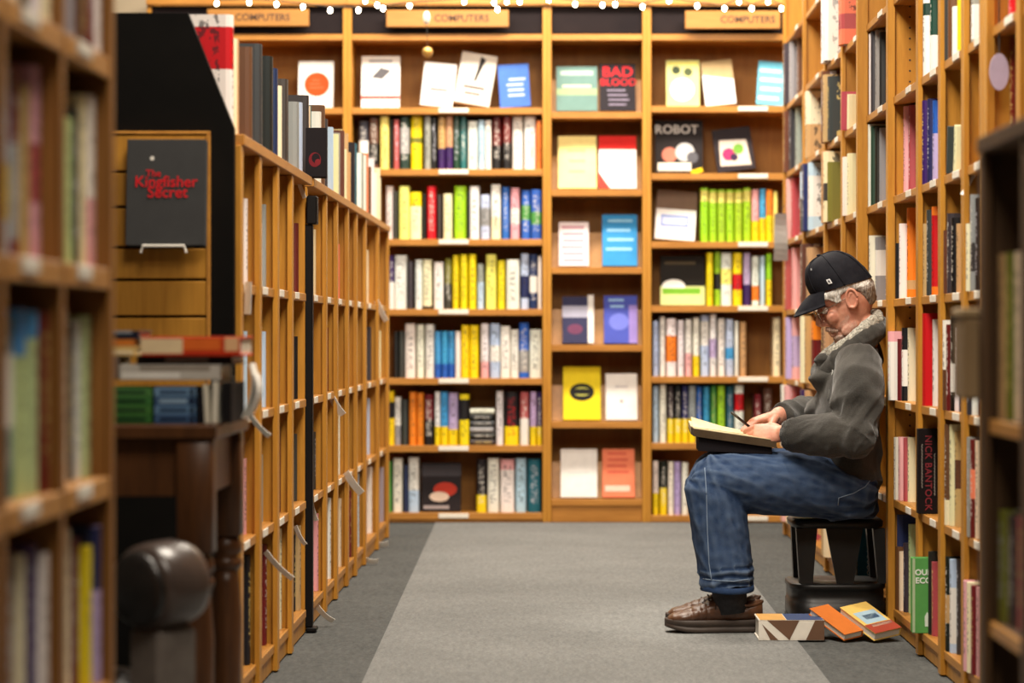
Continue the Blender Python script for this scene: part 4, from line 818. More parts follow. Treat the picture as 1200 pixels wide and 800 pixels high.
# teal book seen through the stool's legs
tb = thing('book', 'teal book with white vertical lettering seen through the stool legs', 'book', (0.966, 8.05, 0.0006), (0, 0, 0), 'books around the stool')
MB().bbox(-.026, .026, 0, .005, 0, .285, .001).build('cover', flat((40, 104, 130)), tb); MB().box(-.024, .024, .0052, .13, .003, .282).build('page_block', M_pages, tb)
for i in range(9): MB().tube([(0.010+0.007*math.cos(a*PI/5), -0.0003, 0.13+i*0.0165+0.007*math.sin(a*PI/5)) for a in range(1+(i % 3), 9)], 0.0014, 4).build('cover_print', flat((214, 222, 224)), tb)
tb = thing('book', 'white book standing next to the teal book behind the stool', 'book', (0.922, 8.06, 0.0006), (0, 0, 0), 'books around the stool')
MB().bbox(-.016, .016, 0, .005, 0, .245, .001).build('cover', flat((222, 218, 208)), tb); MB().box(-.014, .014, .0052, .13, .003, .242).build('page_block', M_pages, tb)

# ------------------------------------------------------------------ books on the carpet
def lying(label, loc, rot, w, d, th, col, prints=(), polys=()):
    o = thing('floor_book', label, 'book', loc, rot, 'books lying on the carpet')
    c = MB(); c.bbox(0, w, 0, d, 0, .003, .0008); c.bbox(0, w, 0, d, th-.003, th, .0008); c.bbox(w-.004, w, 0, d, .003, th-.003, .0006); c.build('cover', flat(col), o)
    MB().box(.003, w-.0042, .003, d-.003, .0031, th-.0031).build('page_block', M_paper, o)
    for u0, u1, v0, v1, cc in prints: MB().box(u0*w, u1*w, v0*d, v1*d, th-.0001, th+.0004).build('cover_print', flat(cc), o)
    return o
Yb = 7.35
o = thing('floor_book', 'thick white book with brown triangles on its spine beside the shoe', 'book', P(887, 751, Yb)*1.0, (0, 0, 0), 'books lying on the carpet'); o.location.z = 0.0016
w = (966-889)*Yb/F; h = 24*Yb/F; o.location.x = (889-VX)*Yb/F
c = MB(); c.bbox(0, w, 0, .165, 0, .004, .001); c.bbox(0, w, 0, .165, h-.004, h, .001); c.bbox(0, w, 0, .005, .004, h-.004, .001); c.build('cover', flat((232, 226, 214)), o)
MB().box(.004, w-.003, .0052, .162, .0041, h-.0041).build('page_block', M_paper, o)
for pts in ([(.13, .98), (.62, .98), (.47, .02)], [(.72, .02), (.86, .98), (1.0, .98), (1.0, .02)], [(.18, .02), (.30, .02), (.05, .8)]):
    MB().prism([(a*w, b*h) for a, b in pts], -.0006, .0002, 'y').build('cover_print', flat((112, 84, 66) if pts[0][0] > .1 else (200, 180, 160)), o)
MB().box(.02*w, .42*w, .0, .162, h-.0001, h+.0004).build('cover_print', flat((218, 168, 100)), o)
MB().box(.43*w, .99*w, .0, .162, h-.0001, h+.0004).build('cover_print', flat((70, 84, 120)), o)
def leaning(label, bl, e1, e2, th, col, prints=()):
    e1, e2 = Vector(e1), Vector(e2); w, d = e1.length, e2.length; x = e1.normalized(); y = (e2-x*e2.dot(x)).normalized(); n = x.cross(y)
    o = lying(label, (0, 0, 0), (0, 0, 0), w, d, th, col, prints)
    o.matrix_world = Matrix.Translation(Vector(bl)-n*th) @ Matrix((x, y, n)).transposed().to_4x4()
    for ch in o.children:
        if ch.name.startswith('cover') and 'print' not in ch.name: pass
leaning('orange book leaning up against the thick white book on the carpet', (0.818, 7.325, 0.0215), (.058, .036, .009), (-.085, .13, .062), .0215, (200, 112, 48))
leaning('paperback with yellow, blue and red cover leaning nearest the bookcase base', (0.904, 7.315, 0.0255), (.082, .05, .012), (-.085, .13, .062), .0255, (222, 186, 100), [(0, 1, 0, .30, (158, 66, 48)), (.12, .9, .32, .72, (160, 186, 200)), (.3, .8, .45, .6, (60, 90, 130)), (.2, .95, .2, .28, (210, 170, 150))])

# ------------------------------------------------------------------ the reading person
def remeshed(mb, voxel, smooth=4, factor=0.5):
    me = mesh('tmp', mb.V, mb.F); bm = bmesh.new(); bm.from_mesh(me); bmesh.ops.recalc_face_normals(bm, faces=bm.faces); bm.to_mesh(me); bm.free()
    o = bpy.data.objects.new('tmp', me); COL.objects.link(o)
    a = o.modifiers.new('r', 'REMESH'); a.mode = 'VOXEL'; a.voxel_size = voxel; a.use_smooth_shade = True
    if smooth: b = o.modifiers.new('s', 'SMOOTH'); b.factor = factor; b.iterations = smooth
    dg = bpy.context.evaluated_depsgraph_get(); out = bpy.data.meshes.new_from_object(o.evaluated_get(dg))
    bpy.data.objects.remove(o); bpy.data.meshes.remove(me)
    out.polygons.foreach_set('use_smooth', [True]*len(out.polygons)); return out
def displace(me, fn):
    co = [v.co.copy() for v in me.vertices]; no = [v.normal.copy() for v in me.vertices]
    for v, c, n in zip(me.vertices, co, no): v.co = c+n*fn(c, n)
    me.update()
def seg(p, a, b):
    d = b-a; t = max(0.0, min(1.0, (p-a).dot(d)/d.length_squared)); return (p-(a+d*t)).length, t
SKIN = newmat('skin', (0.60, 0.30, 0.21), 0.5, 0, 0.4)
v = mapped(SKIN, 'Object'); f = noise_(SKIN, v, 30, 3); ln(SKIN, ramp(SKIN, f, [(0.3, (0.44, 0.165, 0.105)), (0.7, (0.63, 0.31, 0.21))]), bsdf(SKIN).inputs['Base Color'])
bsdf(SKIN).inputs['Subsurface Weight'].default_value = 0.08; bsdf(SKIN).inputs['Subsurface Radius'].default_value = (0.01, 0.004, 0.002)
bump(SKIN, noise_(SKIN, v, 160, 3), 0.25, 0.002)

# joints
L_sh, L_el, L_wr = P(1008, 428, 7.57), P(1001, 510, 7.45), P(919, 508, 7.56)
R_sh, R_el, R_wr = Vector((0.93, 7.95, 0.815)), Vector((0.83, 8.02, 0.635)), P(913, 487, 7.83)
L_hip, L_kn, L_an = P(985, 569, 7.64), P(836, 563, 7.57), P(853, 690, 7.56)
R_hip, R_kn, R_an = Vector((0.85, 7.86, 0.427)), Vector((0.468, 7.76, 0.448)), Vector((0.508, 7.70, 0.128))
hip_c, waist, chest, neckb = Vector((0.875, 7.75, 0.425)), Vector((0.87, 7.75, 0.52)), Vector((0.875, 7.75, 0.70)), Vector((0.905, 7.75, 0.835))
# head frame
HS = 0.96; pitch, yaw = math.radians(28), math.radians(1)
fw = Vector((-math.cos(pitch)*math.cos(yaw), -math.cos(pitch)*math.sin(yaw), -math.sin(pitch)))
lf = Vector((math.sin(yaw), -math.cos(yaw), 0)).normalized(); upv = fw.cross(lf)
if upv.z < 0: upv = -upv
HO = P(989.5, 351, 7.75)
HM = Matrix((( fw.x*HS, lf.x*HS, upv.x*HS, HO.x), (fw.y*HS, lf.y*HS, upv.y*HS, HO.y), (fw.z*HS, lf.z*HS, upv.z*HS, HO.z), (0, 0, 0, 1)))
H = lambda x, y, z: HM @ Vector((x, y, z))
def head_ring(z, fr, bk_, hw, n=28, sq=1.0):
    cx = (fr+bk_)/2; hx = (fr-bk_)/2; out = []
    for k in range(n):
        a = 2*PI*k/n; c, s = math.cos(a), math.sin(a)
        x = cx+hx*math.copysign(abs(c)**sq, c); y = hw*math.copysign(abs(s)**sq, s)
        if c > 0.0: y *= 1-0.16*c*c
        out.append(H(x, y, z))
    return out
HL = [(-.122, .058, .018, .018), (-.117, .072, .004, .034), (-.106, .082, -.012, .046), (-.092, .084, -.03, .055), (-.078, .085, -.048, .061), (-.062, .087, -.066, .066), (-.045, .086, -.082, .070), (-.025, .084, -.093, .074), (-.006, .078, -.099, .0755), (.006, .079, -.101, .076), (.018, .088, -.102, .0765), (.03, .091, -.102, .0765), (.05, .090, -.101, .076), (.075, .080, -.093, .071), (.095, .06, -.075, .058), (.108, .035, -.05, .038), (.115, .01, -.02, .012)]
body = MB(); body.rings([head_ring(*l) for l in HL])
# nose, brow, lips, cheeks, ears
def hb(x, y, z, rx, ry, rz): body.ball(H(x, y, z), rx*HS, ry*HS, rz*HS, 12, 8, M=Matrix((fw, lf, upv)).transposed())
nose = [(.082, .008, .008, .010), (.092, -.006, .010, .011), (.101, -.022, .012, .013), (.106, -.034, .0135, .016), (.098, -.044, .010, .016), (.086, -.048, .006, .014)]
body.rings([[H(x+r*math.cos(a)*1.0, w*math.sin(a), z+0.3*r*math.cos(a)) for a in [2*PI*k/10 for k in range(10)]] for x, z, r, w in nose])
for s in (-1, 1):
    hb(.090, s*.013, -.040, .012, .009, .008)
    hb(.080, s*.035, .020, .014, .022, .008)
    hb(.062, s*.046, -.028, .022, .018, .022)
    hb(.030, s*.058, -.085, .035, .012, .022)
hb(.083, 0, -.064, .012, .028, .010); hb(.087, 0, -.0715, .008, .022, .005); hb(.086, 0, -.082, .008, .020, .006); hb(.078, 0, -.108, .014, .02, .014)
# neck and trunk
body.tube([H(-.03, 0, -.04), H(-.038, 0, -.09), neckb+Vector((0.0, 0, 0.02)), neckb+Vector((0, 0, -0.06))], [.055, .056, .06, .075], 18, round_ends=True)
body.tube([hip_c+Vector((0, 0, -.06)), hip_c, waist, chest, chest+Vector((.02, 0, .09)), neckb+Vector((0, 0, -.02))], [(.08, .12), (.09, .14), (.10, .15), (.09, .15), (.07, .12), (.045, .06)], 24, hint=(1, 0, 0))
for a, b, c in ((L_sh, L_el, L_wr), (R_sh, R_el, R_wr)):
    body.tube([a, a.lerp(b, .5), b, b.lerp(c, .4), c], [.048, .046, .041, .040, .028], 14, round_ends=True)
for a, b, c in ((L_hip, L_kn, L_an), (R_hip, R_kn, R_an)):
    body.tube([a, a.lerp(b, .5), b+Vector((.02, 0, -.005)), b.lerp(c, .3)+Vector((.01, 0, 0)), c, c+Vector((0, 0, -.05))], [.065, .065, .054, .055, .036, .034], 14, round_ends=True)
    body.tube([c+Vector((.01, 0, -.07)), c+Vector((-.06, 0, -.083)), c+Vector((-.12, 0, -.089))], [(.020, .026), (.012, .026), (.007, .022)], 12, round_ends=True)
def hand(wr, d, n, side, curl, spread=0.06, tcurl=0.5, sc=1.0, idx=None):
    d = d.normalized(); n = (n-d*n.dot(d)).normalized(); th = (n.cross(d) if side == 'L' else d.cross(n)).normalized()
    pal = [(0, .026, .018), (.02, .031, .019), (.05, .040, .018), (.08, .042, .015), (.092, .040, .012)]
    body.rings([[wr+d*(x*sc)+th*(w*sc*math.cos(2*PI*k/14))+n*(tt*sc*math.sin(2*PI*k/14)) for k in range(14)] for x, w, tt in pal])
    tips = []
    for i, (off, ln_, r) in enumerate(((.031, .95, .0092), (.0105, 1.05, .0096), (-.0105, .98, .0092), (-.031, .78, .0082))):
        p = wr+d*(.086*sc)+th*(off*sc); a = 0.0; pts = [p-d*.02*sc, p]; rad = [r*1.05*sc, r*1.05*sc]
        cu = (idx if (idx is not None and i == 0) else curl)
        for L, c_, rr_ in ((.043, cu*0.75, 1.0), (.027, cu*1.1, .93), (.021, cu*.8, .82)):
            a += c_; q = (d*math.cos(a)+n*math.sin(a)+th*(off*spread*8)).normalized(); p = p+q*(L*ln_*sc); pts.append(p); rad.append(r*rr_*sc)
        body.tube(pts, rad, 10, hint=th, round_ends=True); tips.append(p)
    p = wr+d*(.022*sc)+th*(.026*sc)+n*(.006*sc); pts = [p]; rad = [.014*sc]; a = 0.75
    for L, da, r in ((.036, 0, .0125), (.030, -tcurl*.7, .0105), (.023, -tcurl*.7, .009)):
        a += da; q = (d*math.cos(a)+th*math.sin(a)+n*(.35+.25*tcurl)).normalized(); p = p+q*(L*sc); pts.append(p); rad.append(r*sc)
    body.tube(pts, rad, 10, hint=n, round_ends=True); tips.append(p)
    return tips
tipsL = hand(L_wr+Vector((-.004, 0, 0)), Vector((-.93, .30, -.06)), Vector((-.15, .80, -.55)), 'L', .85, .02, .7, .96, idx=.62)
tipsR = hand(R_wr+Vector((-.004, 0, 0)), Vector((-.90, -.30, -.22)), Vector((-.25, -.20, -.95)), 'R', .62, .05, .4, .96)
bmesh_body = remeshed(body, 0.0036, 3, 0.45)
eyes = [H(.079, s*.032, .001) for s in (-1, 1)]
def body_disp(c, n):
    k = 0.0
    q = HM.inverted() @ c
    if abs(q.x) < .14 and abs(q.y) < .1 and -.13 < q.z < .13:
        for s in (-1, 1):                                    # eye sockets, nasolabial folds, crow's feet
            k -= .0075*math.exp(-(((q.x-.080)/.016)**2+((q.y-s*.032)/.016)**2+((q.z-.002)/.010)**2))
            dz = q.z+.052+abs(q.y)*0.55*0; yy = abs(q.y)-(.018+(-.036-q.z)*.45)
            if q.z < -.034 and q.z > -.085 and q.x > .05: k -= .0022*math.exp(-(yy/.0035)**2)
        if q.x > -.02 and q.z < .02: k += .0016*noise.noise(Vector((q.x*45, q.y*45, q.z*80)))
        if q.z > .035 and q.x > .05: k += .0008*math.sin(q.z*600)
    return k
displace(bmesh_body, body_disp)
bmesh_body.materials.append(SKIN); bmesh_body.materials.append(newmat('stubble_skin', (0.5, 0.35, 0.28), 0.8))
SB = bmesh_body.materials[1]; v = mapped(SB, 'Object', (1, 1, .6)); f = noise_(SB, v, 150, 3, .7); ln(SB, ramp(SB, f, [(.36, (0.40, 0.165, 0.11)), (.64, (0.49, 0.29, 0.215))]), bsdf(SB).inputs['Base Color']); bump(SB, f, .5, .003)
_hi = HM.inverted()
for pl in bmesh_body.polygons:
    q = _hi @ pl.center
    if -.14 < q.z < 0 and abs(q.y) < .09 and -.03 < q.x < .11:
        edge_ = -.050-.35*(q.x-.03)+.012*noise.noise(pl.center*55)
        if q.z < edge_ and q.x > .005+.4*(q.z+.09)+.01*noise.noise(pl.center*70): pl.material_index = 1
person = obj('person', bmesh_body, None, 'seated person in black cap, grey fleece jacket and jeans writing in a notebook', 'person')
# ears
for s in (-1, 1):
    ear_m = MB()
    c = lambda a, r, o: H(-.012+.018*r*math.cos(a)-.006*math.sin(a), s*(.076+o), -.006+.031*r*math.sin(a))
    n = 20; rim = [c(2*PI*k/n, 1-(.18 if 3.4 < 2*PI*k/n < 5.4 else 0), .012+.006*math.cos(2*PI*k/n+PI)) for k in range(n)]
    ear_m.tube(rim, .0042, 8, closed=True)
    ear_m.rings([[c(2*PI*k/n, .98, .010+.004*math.cos(2*PI*k/n+PI)) for k in range(n)], [c(2*PI*k/n, .6, .005) for k in range(n)], [c(2*PI*k/n, .25, .001) for k in range(n)], [c(2*PI*k/n, .3, -.012) for k in range(n)], [c(2*PI*k/n, .9, -.006) for k in range(n)]], True)
    ear_m.tube([c(.6, .55, .008), c(1.4, .62, .011), c(2.3, .55, .008)], .003, 6, round_ends=True)
    ear_m.ball(H(.004, s*.079, -.010), .005, .004, .007, 8, 6)
    em = remeshed(ear_m, .0018, 2, .4); em.materials.append(SKIN); obj('ear', em, person)
M_eye = newmat('eye_white', (0.75, 0.70, 0.64), 0.15); M_iris = newmat('iris', (0.06, 0.05, 0.05), 0.1)
for e, s in zip(eyes, (-1, 1)):
    m = MB(); m.ball(e-fw*.004, .011, .011, .011, 14, 10); ey = m.build('eyeball', M_eye, person, True)
    MB().ball(e+fw*.0035-upv*.002, .0048, .0048, .0048, 10, 8).build('iris', M_iris, ey, True)
    m = MB(); m.rings([[H(.079+.0125*math.cos(b)*math.cos(a), s*.032+.0125*math.sin(a), .001+.0125*math.sin(b)*math.cos(a)) for a in [(-1.2+2.4*k/8) for k in range(9)]] for b in (1.3, .9, .45, .1)], False); m.build('eyelid', SKIN, person, True)

# ---- hair, beard, brows: shells over the skull
def hair_mat(name, a, b, stretch=(1, 1, 1), sc=90):
    m = newmat(name, a, 0.75, 0, 0.3); v = mapped(m, 'Object', stretch); f = noise_(m, v, sc, 3, .6); ln(m, ramp(m, f, [(.35, a), (.65, b)]), bsdf(m).inputs['Base Color']); bump(m, f, .9, .006); return m
M_hair = hair_mat('grey_hair', (0.36, 0.33, 0.29), (0.80, 0.77, 0.71), (1.6, 1, .55), 130)
M_hair2 = hair_mat('dark_grey_hair', (0.13, 0.10, 0.08), (0.40, 0.35, 0.30), (1.6, 1, .55), 130)
M_beard = hair_mat('grey_stubble', (0.40, 0.22, 0.16), (0.62, 0.48, 0.40), (1, 1, .5), 190)
hm = MB()
for s in (-1, 1):
    hm.rings([[H(x, s*(y+o), z) for x, y, z in ((.052, .064, .026), (.036, .070, .006), (.020, .072, .0), (.012, .074, .030), (-.006, .075, .034), (-.032, .072, .030), (-.055, .062, .012), (-.074, .050, -.010), (-.088, .034, -.030), (-.094, .0, -.040), (-.090, .0, .045), (-.06, .045, .05), (.0, .055, .05), (.05, .05, .045))] for o in (-.012, .006)])
hm.rings([head_ring(z, f_, b_, w) for z, f_, b_, w in ((-.052, -.045, -.080, .040), (-.046, -.036, -.090, .050), (-.025, -.030, -.098, .066), (.0, -.02, -.105, .078), (.025, .03, -.106, .079), (.045, .04, -.092, .070))])
for s in (-1, 1): hm.tube([H(.058, s*.062, .040), H(.03, s*.072, .034), H(-.01, s*.0765, .036), H(-.045, s*.072, .032), H(-.08, s*.050, .018), H(-.099, 0, .010)], [(.012, .006), (.014, .006), (.014, .006), (.015, .007), (.015, .007), (.015, .007)], 10, hint=upv, round_ends=True)
hme = remeshed(hm, .0028, 3, .5)
displace(hme, lambda c, n: .0012*noise.noise(Vector((c.x*110, c.y*110, c.z*60)))+.0010*noise.noise(Vector((c.x*260, c.y*260, c.z*120))))
hme.materials.append(M_hair); hme.materials.append(M_hair2)
hi = HM.inverted()
for p in hme.polygons:
    q = hi @ p.center
    p.material_index = 1 if q.z < .016+.010*noise.noise(p.center*60) and q.x < .0 else 0
obj('hair', hme, person, label='white grey hair')
bd = MB()
bd.rings([head_ring(z, f_+.003, b_, w+.001) for z, f_, b_, w in ((-.124, .058, .03, .018), (-.118, .074, .03, .030), (-.106, .085, .036, .040), (-.094, .086, .045, .042), (-.088, .084, .055, .036))])
bd.tube([H(.070, -.032, -.074), H(.086, -.018, -.062), H(.0915, 0, -.057), H(.086, .018, -.062), H(.070, .032, -.074)], [.006, .008, .008, .008, .006], 10, round_ends=True)
bme = remeshed(bd, .0028, 2, .5); displace(bme, lambda c, n: .0018*noise.noise(c*230)+.0012*noise.noise(c*420)); bme.materials.append(M_beard); obj('beard', bme, person, label='grey stubble beard')
for s in (-1, 1):
    MB().tube([H(.086, s*.016, .019), H(.087, s*.030, .024), H(.076, s*.047, .021)], [.003, .004, .003], 8, round_ends=True).build('eyebrow', M_hair, person, True)

# ---- glasses
M_wireg = newmat('spectacle_wire', (0.32, 0.27, 0.22), 0.25, 0.9)
gl = None
fr = MB()
for s in (-1, 1):
    fr2 = [H(.098+.002*math.cos(2*PI*k/20)-.010*abs(math.sin(2*PI*k/20))*0-.006*(1 if math.cos(2*PI*k/20)*s*0 > 0 else 0), s*(.033+.022*math.cos(2*PI*k/20)), -.006+.017*math.sin(2*PI*k/20)) for k in range(20)]
    if s == -1:
        m = MB(); m.tube(fr2, .0011, 6, closed=True); gl = m.build('glasses', M_wireg, person, True)
    else:
        MB().tube(fr2, .0011, 6, closed=True).build('rim', M_wireg, gl, True)
    MB().tube([H(.097, s*.055, .002), H(.05, s*.073, .004), H(.0, s*.081, .006), H(-.014, s*.081, .004), H(-.024, s*.080, -.012)], .0012, 6).build('temple', M_wireg, gl, True)
MB().tube([H(.099, -.011, -.002), H(.104, 0, .001), H(.099, .011, -.002)], .0012, 6).build('bridge', M_wireg, gl, True)
M_lens = newmat('lens_glass', (0.95, 0.96, 0.96), 0.02); bsdf(M_lens).inputs['Transmission Weight'].default_value = 1.0; bsdf(M_lens).inputs['IOR'].default_value = 1.05
for s in (-1, 1):
    m = MB(); R = [[H(.098+o, s*(.033+.0212*math.cos(2*PI*k/20)), -.006+.0162*math.sin(2*PI*k/20)) for k in range(20)] for o in (-.0006, .0006)]
    m.rings(R).build('lens', M_lens, gl)

# ---- cap
M_cap = noisy('black_cotton', (0.005, 0.005, 0.008), (0.011, 0.011, 0.015), 40, 0.8, 0.35, 300, bdist=0.001, spec=0.15)
cz0 = .046
def cap_pt(a, e, o=0.0):                              # azimuth, elevation 0..pi/2
    ce, se = math.cos(e), math.sin(e); k = ce**0.72
    x = (.098+o)*math.cos(a)*k-.012; y = (.088+o)*math.sin(a)*k
    z = cz0+(.020*math.cos(a)-.004)*(1-se)+(.112+o)*se**0.95
    return H(x+.012*se, y, z)
m = MB(); ns, ne = 36, 12
R = [[cap_pt(2*PI*k/ns, PI/2*.995*i/ne) for k in range(ns)] for i in range(ne+1)]
Ri = [[cap_pt(2*PI*k/ns, PI/2*.995*i/ne, -.004) for k in range(ns)] for i in range(ne, -1, -1)]
m.rings(R+Ri, False); 
m.rings([Ri[-1], R[0]], False)
capme = mesh('cap', m.V, m.F, [M_cap], True)
displace(capme, lambda c, n: .0022*noise.noise(c*28)+.001*noise.noise(c*70))
cap = obj('cap', capme, person, label='black baseball cap with a small white logo')
for k in range(6):
    a = PI/6+k*PI/3; MB().tube([cap_pt(a, PI/2*.98*i/10, .0012) for i in range(11)], .0014, 5).build('seam', M_cap, cap, True)
MB().ball(cap_pt(0, PI/2*.99, .002), .008, .008, .005, 10, 6).build('button', M_cap, cap, True)
m = MB(); na, nr = 22, 8; T_, B_ = [], []
for i in range(nr+1):
    r_ = i/nr
    row = []
    for j in range(na+1):
        a = math.radians(-50+100*j/na); ca, sa = math.cos(a), math.sin(a)
        b = Vector((.096*ca-.012, .086*sa, cz0+.020*ca-.004+.002)); ext = .084*(max(0, ca-.62)/.38)**.5
        row.append(b+Vector((ext*r_*.98, .010*sa*r_, -.024*r_*r_-.006*sa*sa*r_-.014*r_)))
    T_.append(row)
for sgn, off in ((1, .002), (-1, -.002)):
    g = [[H(p.x, p.y, p.z+off) for p in row] for row in T_]
    n0 = na+1; V = [p for row in g for p in row]
    m.add(V, [((i*n0+j), (i*n0+j+1), ((i+1)*n0+j+1), ((i+1)*n0+j)) if sgn > 0 else ((i*n0+j), ((i+1)*n0+j), ((i+1)*n0+j+1), (i*n0+j+1)) for i in range(nr) for j in range(na)])
n0 = na+1; N = n0*(nr+1); ed = [nr*n0+j for j in range(n0)]
m.F += [(ed[j], ed[j]+N, ed[j+1]+N, ed[j+1]) for j in range(na)]; m.M += [0]*na
m.build('brim', M_cap, cap, True)
# small white logo on the near side of the cap, curved onto it
def cap_patch(a0, a1, e0, e1, o, mat, nm, par, n=4):
    m = MB(); V = [cap_pt(a0+(a1-a0)*i/n, e0+(e1-e0)*j/n, o) for j in range(n+1) for i in range(n+1)]; V2 = [cap_pt(a0+(a1-a0)*i/n, e0+(e1-e0)*j/n, o-.002) for j in range(n+1) for i in range(n+1)]
    N = (n+1)**2
    Fc = [(j*(n+1)+i, j*(n+1)+i+1, (j+1)*(n+1)+i+1, (j+1)*(n+1)+i) for j in range(n) for i in range(n)]
    m.add(V+V2, Fc+[tuple(N+q for q in f[::-1]) for f in Fc]); return m.build(nm, mat, par)
la = math.radians(66)
lg = cap_patch(la, la+.12, .16, .30, .0035, newmat('logo_white', (0.80, 0.80, 0.80), 0.6), 'logo', cap)
cap_patch(la+.03, la+.05, .18, .28, .0042, M_cap, 'logo_mark', lg, 2); cap_patch(la+.07, la+.09, .18, .28, .0042, M_cap, 'logo_mark', lg, 2); cap_patch(la+.03, la+.09, .215, .245, .0042, M_cap, 'logo_mark', lg, 2)
cap_patch(math.radians(40), math.radians(40)+.05, .80, .88, .003, newmat('eyelet', (0.3, 0.3, 0.3), 0.4), 'eyelet', cap, 2)

# ---- jacket
M_jack = newmat('grey_fleece', (0.085, 0.078, 0.068), 0.92, 0, 0.15)
v = mapped(M_jack); f1 = noise_(M_jack, v, 9, 3); f2 = noise_(M_jack, v, 330, 2, .6)
k = math_(M_jack, 'ADD', math_(M_jack, 'MULTIPLY', f1, .55), math_(M_jack, 'MULTIPLY', f2, .45)); ln(M_jack, ramp(M_jack, k, [(.34, (0.022, 0.0205, 0.018)), (.66, (0.062, 0.058, 0.051))]), bsdf(M_jack).inputs['Base Color']); bump(M_jack, f2, .5, .003)
bsdf(M_jack).inputs['Sheen Weight'].default_value = 0.25; bsdf(M_jack).inputs['Sheen Roughness'].default_value = 0.5
M_lin = newmat('pale_fleece_lining', (0.36, 0.34, 0.29), 0.95, 0, 0.1); v = mapped(M_lin); f2 = noise_(M_lin, v, 150, 3, .7); ln(M_lin, ramp(M_lin, f2, [(.35, (0.17, 0.165, 0.14)), (.65, (0.56, 0.53, 0.45))]), bsdf(M_lin).inputs['Base Color']); bump(M_lin, f2, .9, .005)
jk = MB()
jk.tube([Vector((.876, 7.75, .392)), Vector((.868, 7.75, .44)), Vector((.866, 7.75, .53)), Vector((.872, 7.75, .64)), Vector((.882, 7.75, .73)), Vector((.902, 7.75, .80)), Vector((.908, 7.75, .845))],
        [(.094, .168), (.106, .200), (.108, .208), (.102, .20), (.094, .195), (.072, .165), (.058, .09)], 28, hint=(1, 0, 0))
jk.tube([L_sh+Vector((-.005, .10, .0)), L_sh+Vector((0, .03, .0)), L_sh.lerp(L_el, .25), L_sh.lerp(L_el, .6), L_el+Vector((.008, 0, -.004)), L_el.lerp(L_wr, .25), L_el.lerp(L_wr, .6), L_el.lerp(L_wr, .88), L_wr+Vector((.006, 0, 0))],
        [.062, .070, .077, .079, .070, .068, .060, .052, .042], 20, round_ends=False)
jk.tube([R_sh+Vector((0, -.10, 0)), R_sh, R_sh.lerp(R_el, .5), R_el, R_el.lerp(R_wr, .5), R_wr+Vector((.006, 0, 0))], [.066, .076, .074, .064, .056, .043], 20)
jk.ball(L_el+Vector((.005, 0, -.006)), .066, .066, .064, 16, 10)
jk.ball(R_el, .06, .06, .06, 16, 10)
# bunched fleece under the chin and on the chest
jk.tube([P(966, 425, 7.70), P(963, 440, 7.69), P(972, 458, 7.70)], [.03, .042, .03], 14, round_ends=True)
jk.tube([P(952, 480, 7.80), P(968, 474, 7.72), P(985, 470, 7.66)], [.03, .034, .03], 14, round_ends=True)
jme = remeshed(jk, .0052, 5, .5)
def limb_uv(c, a, b):
    ax_ = (b-a); L = ax_.length; ax_ = ax_/L; q = c-a; u = q.dot(ax_); r_ = q-ax_*u; e1 = Vector((0, -1, 0)); e1 = (e1-ax_*e1.dot(ax_)).normalized(); e2 = ax_.cross(e1)
    return u, math.atan2(r_.dot(e2), r_.dot(e1)), L
def crease(x, y, z): return .32-abs(noise.noise(Vector((x, y, z))))*1.25-abs(noise.noise(Vector((x*2.1+7, y*2.1, z*2.1))))*.35
def sstep(a, b, x): t = max(0, min(1, (x-a)/(b-a))); return t*t*(3-2*t)
def folds(c, n):
    dU, tU = seg(c, L_sh, L_el); dF, tF = seg(c, L_el, L_wr); dR, tR = seg(c, R_el, R_wr)
    k = .004*noise.noise(c*11)+.0022*noise.noise(c*28)
    wF = 1/(1+math.exp(max(-40, min(40, (dF-dU)/.010)))); near = 1-sstep(.085, .115, min(dF, dU))
    u, a, L = limb_uv(c, L_el, L_wr); kF = .0125*crease(u*13+a*.55, a*.75, 2.3)*(1-.55*tF)
    if tF > .86: kF += .0028*math.sin((tF-.86)*190)
    u, a, L = limb_uv(c, L_sh, L_el); kU = .0150*crease(u*9-a*.8, a*.7, 9.1)*(.30+.70*sstep(.35, .95, tU))
    kT = .014*crease(c.x*9+c.z*8, c.y*3, c.z*5-c.x*6)
    if c.z < .46: kT += .0035*math.sin((c.z+.25*(c.x-.8))*120)
    k += near*(wF*kF+(1-wF)*kU)+(1-near)*kT
    if dR < .09: k += .008*crease(tR*3, c.z*9, 4.4)
    return k
displace(jme, folds)
jme.materials.append(M_jack); jacket = obj('jacket', jme, person, label='grey fleece jacket')
# collar roll: pale lining above, grey shell outside
cp = []
for i in range(28):
    a = 2*PI*i/28; ca, sa = math.cos(a), math.sin(a)
    base = Vector((.880, 7.75, .858)); cp.append(base+Vector((.085*ca, .092*sa, .070*ca+.004*math.sin(3*a))))
cm = MB(); cm.tube(cp, [(.028+.004*math.sin(5*2*PI*i/28), .019) for i in range(28)], 12, hint=(.1, 0, 1), closed=True)
cme = remeshed(cm, .004, 3, .5); displace(cme, lambda c, n: .005*noise.noise(c*30)+.003*noise.noise(c*70)); cme.materials.append(M_lin); obj('collar_lining', cme, jacket, label='pale fleece collar lining')
cm = MB(); cm.tube([p+(p-Vector((.880, 7.75, p.z))).normalized()*.012+Vector((0, 0, -.026)) for p in cp], [(.034, .020)]*28, 12, hint=(.1, 0, 1), closed=True)
cme = remeshed(cm, .0045, 3, .5); displace(cme, lambda c, n: .006*noise.noise(c*24)+.003*noise.noise(c*60)); cme.materials.append(M_jack); obj('collar', cme, jacket)
